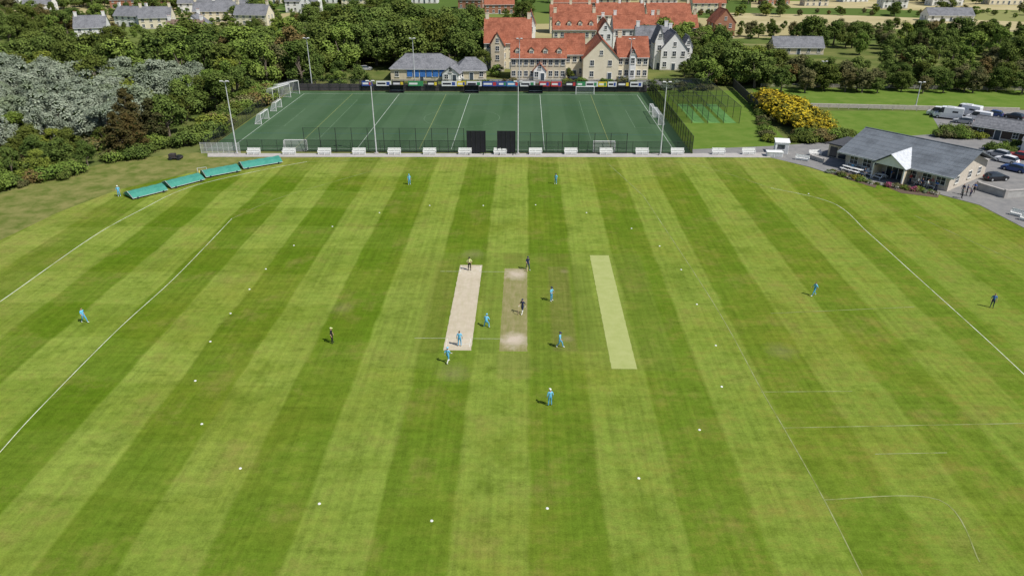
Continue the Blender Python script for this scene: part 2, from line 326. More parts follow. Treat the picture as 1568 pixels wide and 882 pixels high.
def bench_mesh():
    b=MB()
    for k in range(4): b.box(-1.3,-.25+k*.13,.43,1.3,-.14+k*.13,.47,0)
    for k in range(4): b.slab([(-1.3,.27+k*.03,.55+k*.13),(1.3,.27+k*.03,.55+k*.13),(1.3,.31+k*.03,.55+k*.13),(-1.3,.31+k*.03,.55+k*.13)],.115,0)
    for x in(-1.2,0,1.2):
        b.box(x-.04,-.25,0,x+.04,-.17,.42,0); b.box(x-.04,.33,0,x+.04,.45,1.05,0); b.box(x-.04,-.25,.35,x+.04,.33,.425,0)
    for x in(-1.28,1.28): b.box(x-.04,-.27,.62,x+.04,.33,.67,0); b.box(x-.04,-.27,.43,x+.04,-.2,.62,0)
    b.box(-1.25,-.18,.12,1.25,-.15,.40,0)
    return b.mesh("white_bench",[M_wht])
BM=bench_mesh()
for u in(389,443,497,550,604,658,712,766,820,874,928,983,1037,1100,1146): p=G(u,236.8); place("white_bench",BM,None,(p.x,p.y,.02),R.uniform(-.03,.03),(1.02,1,1.2))
def goal(x,y,rz,W,H,D=1.6):
    b=MB(); r=.07
    b.tube((-W/2,0,0),(-W/2,0,H),r,r,8);b.tube((W/2,0,0),(W/2,0,H),r,r,8);b.tube((-W/2,0,H),(W/2,0,H),r,r,8)
    for s in(-1,1):
        b.tube((s*W/2,0,H),(s*W/2,D*.5,H),.04,.04,6);b.tube((s*W/2,D*.5,H),(s*W/2,D,0.05),.04,.04,6);b.tube((s*W/2,0,.05),(s*W/2,D,.05),.04,.04,6)
        b.add([(s*W/2,0,0),(s*W/2,D,0),(s*W/2,D*.5,H),(s*W/2,0,H)],[(0,1,2,3)],1)
    b.tube((-W/2,D,.05),(W/2,D,.05),.04,.04,6)
    b.add([(-W/2,D*.5,H),(W/2,D*.5,H),(W/2,D,0),(-W/2,D,0),(-W/2,0,H),(W/2,0,H)],[(0,1,2,3),(0,1,5,4)],1)
    b.build("football_goal",[M_wht,M_net],loc=(x,y,0),rz=rz)
goal(G(452,232).x,146.5,math.pi,4.6,2.1,1.2); goal(G(924,231).x,146.7,math.pi,4.4,2.1,1.2); goal(G(897,149).x,203.8,0,5,2.1)
goal(-61.8,171,rad(90),5.5,2.3); goal(-62.5,184,rad(90),4.5,2.1); goal(-65,195,rad(70),7.3,3.6,3); goal(-64.5,200,rad(60),7.3,3.6,3); goal(31,173,rad(-90),7.3,2.44)
goal(30.9,180,rad(-90),4.5,2.1)
b=MB(); NX=[35.5,39.2,42.9,46.6,50.3]; 
for x in NX:
    for y in(171,177,183,189,195,201,206): b.tube((x,y,0),(x,y,4),.06,.06,5,0)
    b.tube((x,171,4),(x,206,4),.04,.04,4,0); b.add([(x,171,0),(x,206,0),(x,206,4),(x,171,4)],[(0,1,2,3)],1)
for y in(171,183,195,206): b.tube((NX[0],y,4),(NX[-1],y,4),.04,.04,4,0)
b.add([(NX[0],206,0),(NX[-1],206,0),(NX[-1],206,4),(NX[0],206,4)],[(0,1,2,3)],1); b.add([(NX[0],171,4),(NX[-1],171,4),(NX[-1],206,4),(NX[0],206,4)],[(0,1,2,3)],1)
for i in range(1,4): b.box(NX[i]+.5,171.5,-.01,NX[i]+3.2,192,.01,2)
b.build("cricket_practice_nets",[M_blk,M_bnet,two("practice_matting",(.12,.28,.08),(.17,.34,.11),.5)])
b=MB(); a=G(1122,135);c2=G(1160,172)
for i in range(12):
    p=a.lerp(c2,i/12); q=a.lerp(c2,(i+.93)/12); d=(q-p).to_2d(); ang=math.atan2(d.y,d.x); m_=(p+q)/2; b.obox((m_.x,m_.y,1.3),(d.length,.08,2.4),ang,0); b.tube(p,p+Vector((0,0,2.7)),.06,.06,5,0)
b.build("dark_board_fence",[plain("dark_timber",(.06,.055,.05),.8)])
def railf(name,pts,h=1.2,mat=None):
    b=MB(); pts=[Vector(p) for p in pts]
    for p,q in zip(pts[:-1],pts[1:]):
        L=(q-p).length;n_=max(1,int(L/2.4)); ang=math.atan2((q-p).y,(q-p).x)
        for i in range(n_+1): a=p.lerp(q,i/n_); b.obox((a.x,a.y,h/2),(.12,.12,h),ang,0)
        m_=(p+q)/2
        for z in(.35,.7,1.05): b.obox((m_.x,m_.y,z),(L,.05,.13),ang,0)
    b.build(name,[mat or plain("pale_timber",(.45,.42,.38),.8)])
railf("post_and_rail_fence",PX([(1238,166),(1330,168),(1422,171)])); railf("post_and_rail_fence",PX([(1165,134),(1400,137),(1568,140)]),1.1)
b=MB(); a=G(1240,164);c2=G(1560,171); b.obox(((a.x+c2.x)/2,(a.y+c2.y)/2,.45),((c2-a).length,.4,.9),math.atan2(c2.y-a.y,c2.x-a.x),0); b.build("stone_garden_wall",[two("garden_stone",(.38,.34,.29),(.52,.48,.42),2)])
# ---------------------------------------------------------------- roll-on covers
M_tarp=two("green_tarpaulin",(.04,.21,.16),(.075,.30,.23),.8,4,.3,.7,.6,.25)
def cover(p,q,name="pitch_cover"):
    d=(q-p); L=d.length; rz=math.atan2(d.y,d.x); b=MB(); W=1.9;H=1.15
    prof=[(-W,.3),(-W,.42),(-1.0,.9),(0,H),(1.0,.9),(W,.42),(W,.3)]; nseg=8; vs=[]
    for i in range(nseg+1):
        for y,z in prof: vs.append((L*i/nseg,y,z-(.07 if i%2 else 0)))
    k=len(prof); b.add(vs,[(i*k+j,(i+1)*k+j,(i+1)*k+j+1,i*k+j+1) for i in range(nseg) for j in range(k-1)],0)
    b.add([(0,y,z) for y,z in prof],[tuple(range(k))],0); b.add([(L,y,z) for y,z in prof],[tuple(range(k))[::-1]],0)
    for y in(-W,W): b.tube((-.05,y,.3),(L+.05,y,.3),.045,.045,6,1)
    b.tube((-.03,-W,.36),(-.03,0,H+.03),.04,.04,6,1); b.tube((-.03,W,.36),(-.03,0,H+.03),.04,.04,6,1)
    for xx in(.8,L-.8):
        for y in(-W,W): b.tube((xx,y-.07,.2),(xx,y+.07,.2),.2,.2,12,2)
    b.build(name,[M_tarp,M_gal,M_blk],loc=(p.x,p.y,0),rz=rz)
for a,c2 in(((197,303),(250,290)),((255,287),(306,274)),((311,270),(364,260)),((369,257),(428,247))): cover(G(*a),G(*c2))
b=MB(); b.tube((-.7,0,.35),(.7,0,.35),.35,.35,14,0); b.tube((-.8,0,.35),(-.8,1.2,.9),.04,.04,6,1); b.tube((.8,0,.35),(.8,1.2,.9),.04,.04,6,1); b.tube((-.8,1.2,.9),(.8,1.2,.9),.04,.04,6,1)
p=G(308,271); b.build("pitch_roller",[plain("yellow_paint",(.55,.45,.1)),M_gal],loc=(p.x-.3,p.y+1.7,0),rz=.5)
b=MB(); b.box(-1.2,-.7,.35,1.2,.7,.5,0); b.box(-1.2,-.6,.5,-.1,.6,1.1,0); b.box(.2,-.5,.5,.9,.5,.8,1); b.tube((.0,0,.5),(0,0,1.5),.03,.03,6,1)
for x_ in(-.8,.8):
    for y_ in(-.75,.75): b.tube((x_,y_-.1,.32),(x_,y_+.1,.32),.32,.32,12,1)
p=G(270,244); b.build("utility_mower",[plain("dark_grey_paint",(.06,.05,.05)),M_blk],loc=(p.x,p.y,0))
# ---------------------------------------------------------------- buildings
def tilemat(name,a,b_,sc=1.):
    n=N(name); o=n.obj(); X,Y,Z=n.sep(o)
    row=n.rng(n.m('FRACT',n.m('MULTIPLY',Z,2.2)),.0,.25,.72,1); k=n.noise(n.map(o,(2.5,1,3)),1,3); k2=n.noise(o,.35,4,.65)
    c=n.mix(n.rng(k,.35,.65),a,b_); c=n.mix(n.rng(k2,.45,.68,0,.65),c,tuple(x*.5 for x in a))
    cm=n.new("ShaderNodeCombineXYZ"); [n.set(cm.inputs[i],row) for i in range(3)]
    return n.col(n.mix(1.,c,cm.outputs[0],'MULTIPLY'),.85,.15)
M_red=tilemat("terracotta_tiles",(.29,.095,.055),(.40,.15,.09)); M_slate=tilemat("slate_tiles",(.16,.165,.18),(.24,.24,.255)); M_brown=tilemat("brown_tiles",(.19,.13,.10),(.27,.2,.155))
M_zinc=tilemat("grey_metal_roof",(.15,.17,.195),(.17,.19,.215))
M_cream=two("cream_render",(.68,.60,.44),(.76,.69,.53),.5); M_wr=two("white_render",(.72,.71,.68),(.80,.79,.76),.5); M_stone=two("sandstone_wall",(.52,.445,.32),(.64,.56,.42),1.2)
M_brick=two("brick_wall",(.30,.14,.09),(.40,.2,.13),3)
M_sill=plain("stone_sill",(.5,.47,.4),.8); M_blue=plain("blue_cladding",(.05,.17,.48),.5)
def window(b,x,z,w_,h_,y=0.,side=None):
    def bx(x0,z0,x1,z1,o0,o1,mi):
        if side is None: b.box(x0,y-o1,z0,x1,y-o0,z1,mi)
        else:
            s,xx=side
            b.box(min(xx+s*o0,xx+s*o1),x0,z0,max(xx+s*o0,xx+s*o1),x1,z1,mi)
    bx(x-w_/2,z,x+w_/2,z+h_,.004,.03,2)
    t=.08
    bx(x-w_/2-t,z-t,x-w_/2,z+h_+t,.004,.09,3); bx(x+w_/2,z-t,x+w_/2+t,z+h_+t,.004,.09,3)
    bx(x-w_/2,z+h_,x+w_/2,z+h_+t,.004,.09,3); bx(x-w_/2,z-t,x+w_/2,z,.004,.09,3)
    bx(x-.03,z,x+.03,z+h_,.032,.07,3); bx(x-w_/2,z+h_/2-.025,x-.032,z+h_/2+.025,.032,.07,3); bx(x+.032,z+h_/2-.025,x+w_/2,z+h_/2+.025,.032,.07,3)
    bx(x-w_/2-.2,z-t-.12,x+w_/2+.2,z-t-.003,.003,.18,4)
def house(name,x,y,rz,w_,d,h,rh,axis='x',wall=M_cream,roof=M_red,cols=4,rows=2,chim=1,dorm=0,door=True,parent=None,bands=None,winw=1.05,winh=1.5,hip=0,sidewin=True,z0=0):
    e=empty(name,(x,y,z0),rz)
    if parent: e.parent=parent
    b=MB(); a=w_/2
    if axis=='x':
        b.add([(-a,0,0),(a,0,0),(a,d,0),(-a,d,0),(-a,0,h),(a,0,h),(a,d,h),(-a,d,h),(-a+hip,d/2,h+rh),(a-hip,d/2,h+rh)],[(0,1,5,4),(2,3,7,6),(1,2,6,9,5) if not hip else (1,2,6,5),(3,0,4,8,7) if not hip else (3,0,4,7)],0)
    else:
        b.add([(-a,0,0),(a,0,0),(a,d,0),(-a,d,0),(-a,0,h),(a,0,h),(a,d,h),(-a,d,h),(0,0,h+rh),(0,d,h+rh)],[(0,1,5,8,4),(2,3,7,9,6),(1,2,6,5),(3,0,4,7)],0)
    b.box(-a-.05,-.05,0,a+.05,-.004,.4,1)
    b.build("walls",[wall,M_sill],e)
    r=MB(); oh=.4; t=.18
    if axis=='x':
        sl=rh/(d/2)
        o2=0.2 if not hip else oh
        for s in(0,1):
            ye=-oh if s==0 else d+oh; ze=h-oh*sl+.03
            r.slab([(-a-o2,ye,ze),(a+o2,ye,ze),(a+(o2 if not hip else -hip),d/2,h+rh+.03),(-a-(o2 if not hip else -hip),d/2,h+rh+.03)][::1 if s==0 else -1],t,0)
        if hip:
            for s in(-1,1): r.slab([(s*(a+oh),-oh,h-oh*sl+.035),(s*(a+oh),d+oh,h-oh*sl+.035),(s*(a-hip),d/2,h+rh+.035)][::s],t,0)
        r.tube((-a-o2+hip+.1,d/2,h+rh+t),(a+o2-hip-.1,d/2,h+rh+t),.13,.13,6,1)
        r.box(-a,-oh-.12,h-oh*sl-.02,a,-oh-.003,h-oh*sl+.1,2)
    else:
        sl=rh/a
        for s in(-1,1): r.slab([(s*(a+oh),-.25,h-oh*sl+.03),(s*(a+oh),d+.2,h-oh*sl+.03),(0,d+.2,h+rh+.03),(0,-.25,h+rh+.03)][::s],t,0)
        r.tube((0,-.25,h+rh+t),(0,d+.2,h+rh+t),.13,.13,6,1)
    r.build("roof",[roof,roof,M_wht],e)
    q=MB()
    fh=h/max(rows,1)
    for j in range(rows):
        for i in range(cols):
            xx=-a+w_*(i+.5)/cols
            if door and j==0 and i==cols//2: 
                q.box(xx-.55,-.06,0,xx+.55,-.004,2.1,1); q.box(xx-.7,-.1,2.105,xx+.7,-.004,2.3,3); q.box(xx-.7,-.1,0,xx-.555,-.004,2.1,3); q.box(xx+.555,-.1,0,xx+.7,-.004,2.1,3); continue
            window(q,xx,fh*j+fh*.34,winw,min(winh,fh*.5))
    if axis=='y': window(q,0,h+rh*.2,winw*.8,winh*.8)
    if sidewin:
        for s in(-1,1):
            for j in range(rows):
                for yy in(d*.3,d*.7): window(q,yy,fh*j+fh*.34,winw*.9,min(winh,fh*.5),0,(s,s*a))
    q.build("windows_and_door",[wall,plain("door_paint",(.06,.08,.1)),M_glass,M_wht,M_sill],e)
    if dorm:
        g=MB()
        for i in range(dorm):
            xx=-a+w_*(i+.5)/dorm; zb=h+rh*.18; yb=d/2*.18; 
            g.box(xx-.75,yb,zb-.3,xx+.75,d/2*.75,zb+1.2,0)
            g.slab([(xx-.95,yb-.2,zb+1.15),(xx,yb-.2,zb+1.95),(xx,d/2*.95,zb+1.95),(xx-.95,d/2*.8,zb+1.15)][::-1],.1,1); g.slab([(xx+.95,yb-.2,zb+1.15),(xx,yb-.2,zb+1.95),(xx,d/2*.95,zb+1.95),(xx+.95,d/2*.8,zb+1.15)],.1,1)
            g.add([(xx-.75,yb-.002,zb+1.2),(xx+.75,yb-.002,zb+1.2),(xx,yb-.002,zb+1.9)],[(0,1,2)],0)
            window(g,xx,zb+.1,.8,.9,yb)
        g.build("dormers",[wall,roof,M_glass,M_wht,M_sill],e)
    if chim:
        g=MB()
        for i in range(chim):
            if axis=='x': cx=(-a+.8+(w_-1.6)*(i/(chim-1) if chim>1 else .0)); cy=d/2
            else: cx=0; cy=d-1.0-(d-2)*(i/max(1,chim-1) if chim>1 else 0)
            g.box(cx-.55,cy-.4,h+rh-1.2,cx+.55,cy+.4,h+rh+1.5,0); g.box(cx-.63,cy-.48,h+rh+1.502,cx+.63,cy+.48,h+rh+1.68,0)
            for k in(-.28,.28): g.tube((cx+k,cy,h+rh+1.68),(cx+k,cy,h+rh+2.1),.13,.1,8,1)
        g.build("chimneys",[wall,M_red],e)
    return e
def HP(u,v): p=G(u,v); return p.x,p.y
hotel=empty("red_roofed_hotel")
def wing(u0,u1,v,*a,**k):
    p=G(u0,v);q=G(u1,v); house(k.pop('nm','wing'),(p.x+q.x)/2,p.y,k.pop('rz',0),q.x-p.x,*a,parent=hotel,**k)
wing(742,813,106,13,8.3,6.6,nm="main_block",cols=6,rows=3,chim=2,dorm=0)
wing(752,772,110,6,8.2,3.6,axis='y',nm="stair_gable",cols=1,rows=3,chim=0,wall=M_stone)
wing(782,866,122.5,10,6.5,4.6,nm="front_wing",cols=9,rows=2,chim=0,dorm=4,wall=M_stone)
wing(817,835,123.6,3,3.0,2.0,nm="bay_porch",cols=2,rows=1,chim=0,door=True,axis='y',wall=M_wr)
wing(864,894,119,11,7,5,nm="link_block",cols=3,rows=2,chim=0,wall=M_cream)
wing(892,946,123,15,6.3,5.3,axis='y',nm="white_gable_wing",cols=2,rows=2,chim=0,wall=M_cream)
wing(944,991,121.5,11,6.6,4.9,nm="right_wing",cols=5,rows=2,chim=1,dorm=0,wall=M_cream)
wing(962,972,122.5,3,7.2,1.8,axis='y',nm="corner_bay",cols=1,rows=2,chim=0,wall=M_wr,door=False)
wing(806,819,98,4,13.2,3.6,axis='y',nm="white_turret",cols=1,rows=3,chim=0,wall=M_wr,door=False)
wing(846,912,80,12,8,5.2,nm="rear_block",cols=7,rows=2,chim=2,dorm=4)
wing(915,936,82,14,7.6,3.6,axis='y',nm="rear_gable",cols=2,rows=2,chim=1,wall=M_wr)
wing(938,1002,76,12,7.5,4.2,nm="rear_block",cols=6,rows=2,chim=2,wall=M_wr)
wing(1004,1066,72,11,7,4.2,nm="rear_block",cols=6,rows=2,chim=2,wall=M_stone)
wing(842,905,52,12,7,4.5,nm="rear_terrace",cols=6,rows=2,chim=3)
wing(912,985,47,12,6.5,4.5,nm="rear_terrace",cols=7,rows=2,chim=3,wall=M_wr)
wing(990,1056,45,12,6.5,4.,nm="rear_terrace",cols=6,rows=2,chim=2)
wh=empty("white_slate_house")
def wing2(u0,u1,v,*a,**k):
    p=G(u0,v);q=G(u1,v); house('wing',(p.x+q.x)/2,p.y,0,q.x-p.x,*a,parent=wh,wall=M_wr,roof=M_slate,**k)
wing2(972,1022,100,10,7,4.8,cols=4,rows=2,chim=2); wing2(1010,1050,108,12,6.5,5.0,axis='y',cols=3,rows=2,chim=1); wing2(1000,1014,107,8,9,4,axis='y',cols=1,rows=2,chim=0); wing2(1044,1058,100,7,6.,3,axis='y',cols=1,rows=2,chim=0)
e=empty("low_grey_roof_building"); p=G(604,124);q=G(668,124)
house("hall",(p.x+q.x)/2+2,p.y,0,q.x-p.x+6,12,3.6,3.2,'x',M_stone,M_slate,5,1,0,parent=e,hip=4)
b=MB(); W=q.x-p.x; 
for i in range(6): b.box(-W/2+2+i*W/6.5,-.16,1.2,-W/2+2+i*W/6.5+1.6,-.1,3.1,0)
b.box(-W/2+1.5,-.3,3.15,W/2+1,-.095,3.4,0); b.build("blue_cladding",[M_blue],e,loc=((p.x+q.x)/2+2,p.y,0))
house("annex",G(722,123).x,G(722,123).y,.1,9,10,2.9,2.8,'x',M_stone,M_slate,3,1,0,parent=e,hip=3)
house("lean_to",G(690,126).x,G(690,126).y,-.2,5,6,2.5,1.8,'y',M_wr,M_slate,2,1,0,parent=e)
HL=[(142,62,12,9,5,4,'x',M_wr,M_slate,.3),(200,42,16,9,5,3.5,'x',M_wr,M_slate,-.2),(285,68,14,9,4.5,4,'x',M_wr,M_brown,.1),(300,60,9,10,5,4,'y',M_wr,M_slate,.1),(240,45,14,9,5,4,'x',M_cream,M_slate,.2),
(385,40,16,9,5,4,'x',M_cream,M_slate,-.1),(330,34,20,10,5,4,'x',M_cream,M_slate,.15),(360,22,20,9,5,4,'x',M_brick,M_slate,0),(300,20,18,9,5,4,'x',M_wr,M_slate,.1),(463,20,18,9,6,4.5,'x',M_wr,M_slate,0),(470,24,7,9,6,4.5,'y',M_wr,M_slate,0),(190,14,14,9,5,4,'x',M_brick,M_slate,.2),
(240,10,14,9,5,4,'x',M_brick,M_brown,-.2),(420,6,16,9,5,4,'x',M_cream,M_red,.1),(545,12,16,9,5,4,'x',M_cream,M_slate,.1),(515,6,14,9,5,4,'x',M_wr,M_slate,0),(765,22,16,9,5,5,'x',M_brick,M_red,.1),(720,14,14,9,5,4,'x',M_brick,M_red,-.1),
(1108,58,9,10,6,5,'y',M_brick,M_red,.1),(1085,20,18,9,5,4,'x',M_cream,M_red,0),(1010,14,20,9,5,4,'x',M_wr,M_red,.1),(1370,14,14,9,5,4,'x',M_wr,M_slate,0),(1450,10,18,9,5,4,'x',M_wr,M_brown,0),(1250,10,14,9,4,3.5,'x',M_cream,M_slate,0),(1190,8,16,9,4,3.5,'x',M_brick,M_brown,.2),
(60,22,14,9,5,4,'x',M_wr,M_slate,.2),(100,8,16,9,5,4,'x',M_cream,M_slate,0),(880,22,24,9,6,5,'x',M_brick,M_red,0),(940,16,18,9,6,5,'x',M_cream,M_red,0),(650,6,16,9,5,4,'x',M_wr,M_red,0),(1540,8,20,9,5,4,'x',M_cream,M_slate,0),(1310,4,16,9,5,4,'x',M_wr,M_red,.1),(20,6,16,9,5,4,'x',M_wr,M_brown,.1)]
for u,v,w_,d,h,rh,ax,wm,rm,rz in HL:
    x_,y_=HP(u,v); house("cottage",x_,y_,rz,w_,d,h,rh,ax,wm,rm,max(2,int(w_/3.2)),2,2 if ax=='x' else 1)
x_,y_=HP(1222,84); house("long_barn",x_,y_,-.03,18,8,2.6,3,'x',M_stone,M_slate,5,1,0)
x_,y_=HP(1455,34); house("long_barn",x_,y_,-.03,22,9,3,3,'x',M_wr,M_slate,5,1,0)
# pavilion
O=G(1293,255); PR=rad(-51); pav=empty("cricket_pavilion",(O.x,O.y,0),PR); PW,PD=19.,15.
b=MB(); h=2.9; rh=2.7
b.add([(0,0,0),(PW,0,0),(PW,PD,0),(0,PD,0),(0,0,h),(PW,0,h),(PW,PD,h),(0,PD,h),(0,PD/2,h+rh),(PW,PD/2,h+rh)],[(0,1,5,4),(2,3,7,6),(1,2,6,9,5),(3,0,4,8,7)],0); b.build("walls",[two("pale_brick",(.46,.41,.34),(.58,.52,.45),2.5)],pav)
r=MB(); oh=1.5; sl=rh/(PD/2)
r.slab([(-1.2,-oh,h-oh*sl+.4),(PW+1.2,-oh,h-oh*sl+.4),(PW+1.2,PD/2,h+rh+.4),(-1.2,PD/2,h+rh+.4)],.2,0); r.slab([(-1.2,PD/2,h+rh+.4),(PW+1.2,PD/2,h+rh+.4),(PW+1.2,PD+.8,h-.8*sl+.4),(-1.2,PD+.8,h-.8*sl+.4)],.2,0)
for i in range(34):
    xx=-1.0+i*(PW+2)/33; y0_,y1_=-oh+.05,PD/2-.1; zf=lambda y:h+.6+y*sl
    r.add([(xx-.03,y0_,zf(y0_)-.02),(xx+.03,y0_,zf(y0_)-.02),(xx+.03,y1_,zf(y1_)-.02),(xx-.03,y1_,zf(y1_)-.02),(xx,y0_,zf(y0_)+.07),(xx,y1_,zf(y1_)+.07)],[(0,4,5,3),(4,1,2,5)],0)
r.box(-1.2,-oh-.1,h-oh*sl+.35,PW+1.2,-oh-.004,h-oh*sl+.62,1); r.tube((-1.2,PD/2,h+rh+.62),(PW+1.2,PD/2,h+rh+.62),.14,.14,6,0)
r.build("metal_roof",[M_zinc,M_gal],pav)
b=MB(); gx=9.6; gw=2.8; gz=h+1.9
M_pale=plain("pale_metal",(.55,.57,.6),.5)
for s in(-1,1): b.slab([(gx+s*(gw+.3),-3.2,h-.05),(gx+s*(gw+.3),3.5,h-.05),(gx,6.2,gz+.15),(gx,-3.2,gz+.15)][::s],.16,4 if s>0 else 0)
b.add([(gx-gw,-2.9,h),(gx+gw,-2.9,h),(gx,-2.9,gz)],[(0,1,2)],1)
for s in(-1,1): b.tube((gx+s*gw,-2.9,0),(gx+s*gw,-2.9,h),.14,.14,8,2); b.box(gx+s*(gw-.15)-.12,-2.85,0,gx+s*(gw-.15)+.12,0,2.4,3)
b.slab([(gx-2,-2.7,h+.05),(gx+2,-2.7,h+.05),(gx+2,-2.5,h+.05),(gx-2,-2.5,h+.05)],.12,2)
b.build("entrance_gable",[M_zinc,M_wht,M_wht,M_stone,M_pale],pav)
q=MB()
for xx in(1.6,4.2,6.,12.6,15.2,17.6): window(q,xx,.95,1.5,1.35)
q.box(gx-1.6,-.08,0,gx+1.6,-.004,2.35,2); 
for k in(-1.6,-.55,.55,1.6): q.box(gx+k-.05,-.14,0,gx+k+.05,-.083,2.4,3)
for yy in(3,8,12): window(q,yy,1,1.2,1.2,0,(1,PW)); window(q,yy,1,1.2,1.2,0,(-1,0))
q.build("windows_and_doors",[M_stone,M_blk,M_glass,M_wht,M_sill],pav)
b=MB(); b.box(-6,4,0,-.05,11,2.5,0); b.box(-6.3,3.6,2.505,-.02,11.3,2.75,1)
for k in range(3): b.box(-5.6+k*1.9,3.93,.1,-4.1+k*1.9,3.996,2.1,2)
b.build("flat_roof_store",[M_stone,plain("dark_felt",(.07,.07,.075)),M_glass],pav)
b=MB(); b.box(-1.3,-1.1,0,1.3,1.1,2.3,0); b.slab([(-1.45,-1.25,2.32),(1.45,-1.25,2.32),(1.45,1.25,2.6),(-1.45,1.25,2.6)],.08,0); b.box(-.9,-1.14,1.0,.5,-1.104,1.9,1); b.box(.6,-1.14,.05,1.2,-1.104,2.0,2); b.box(-1.0,-1.35,.92,.6,-1.145,.98,2)
p=G(1195,234); b.build("white_scorers_hut",[M_wht,M_glass,M_gal],loc=(p.x,p.y,0),rz=-.2)
b=MB(); b.box(-1.5,-.8,0,1.5,.8,.9,0); b.box(-1.6,-.9,.9,1.6,.9,.98,0); b.box(-1.4,-.84,.15,-.1,-.804,.8,1); b.box(.1,-.84,.15,1.4,-.804,.8,1); p=G(1185,239); b.build("white_storage_box",[M_wht,M_gal],loc=(p.x,p.y,0),rz=-.1)
x_,y_=HP(1525,214); house("timber_shed",x_,y_,-.75,10,5,2.4,1.6,'x',plain("creosote_boards",(.07,.055,.045),.8),M_slate,3,1,0)
x_,y_=HP(1600,240); house("stone_outbuilding",x_,y_,-.8,9,5,2.6,1.6,'x',M_wr,M_slate,2,1,0)
def wallseg(name,pts,h,t,mat):
    b=MB(); pts=[Vector((p.x,p.y,0)) for p in pts]
    for p,q in zip(pts[:-1],pts[1:]): m_=(p+q)/2; b.obox((m_.x,m_.y,h/2),((q-p).length-t*.5,t,h),math.atan2((q-p).y,(q-p).x),0); b.obox((m_.x,m_.y,h+.06),((q-p).length-t*.5,t+.15,.1),math.atan2((q-p).y,(q-p).x),1)
    for p in pts: b.box(p.x-t*.7,p.y-t*.7,0,p.x+t*.7,p.y+t*.7,h+.25,1)
    b.build(name,[mat,M_pave])
M_rend=two("grey_render",(.34,.33,.32),(.45,.44,.42),1.2)
wallseg("terrace_wall",PX([(1496,290),(1538,303),(1580,300)]),1.2,.35,M_rend); wallseg("terrace_wall",PX([(1450,285),(1500,262),(1512,248)]),1.0,.3,M_rend); wallseg("terrace_wall",PX([(1240,243),(1262,250)]),.7,.3,M_rend)
def picnic():
    b=MB()
    for k in range(5): b.box(-.9,-.36+k*.15,.72,.9,-.23+k*.15,.76,0)
    for s in(-1,1):
        for k in range(2): b.box(-.9,s*.72-.14+k*.15,.42,.9,s*.72-.01+k*.15,.46,0)
    for x_ in(-.65,.65):
        b.tube((x_,-.75,.02),(x_,-.2,.72),.05,.05,6,0); b.tube((x_,.75,.02),(x_,.2,.72),.05,.05,6,0); b.box(x_-.04,-.8,.34,x_+.04,.8,.415,0)
    return b.mesh("white_picnic_table",[M_wht])
PM=picnic()
for u,v,rz in((1299,262,.5),(1310,265,.5),(1322,268,.4),(1334,270,.5),(1345,273,.5),(1398,279,.5),(1412,284,.4),(1427,287,.5),(1330,262,.6),(1408,276,.5),(1305,258,.5),(1318,261,.5)): p=G(u,v); place("white_picnic_table",PM,None,(p.x,p.y,.012),rz+rad(-90),(1.35,1.3,1.15))
for u,v,rz in((1228,246,-.5),(1248,238,.2),(1560,332,-.9),(1575,340,-.9)): p=G(u,v); place("white_bench",BM,None,(p.x,p.y,.012),rz)
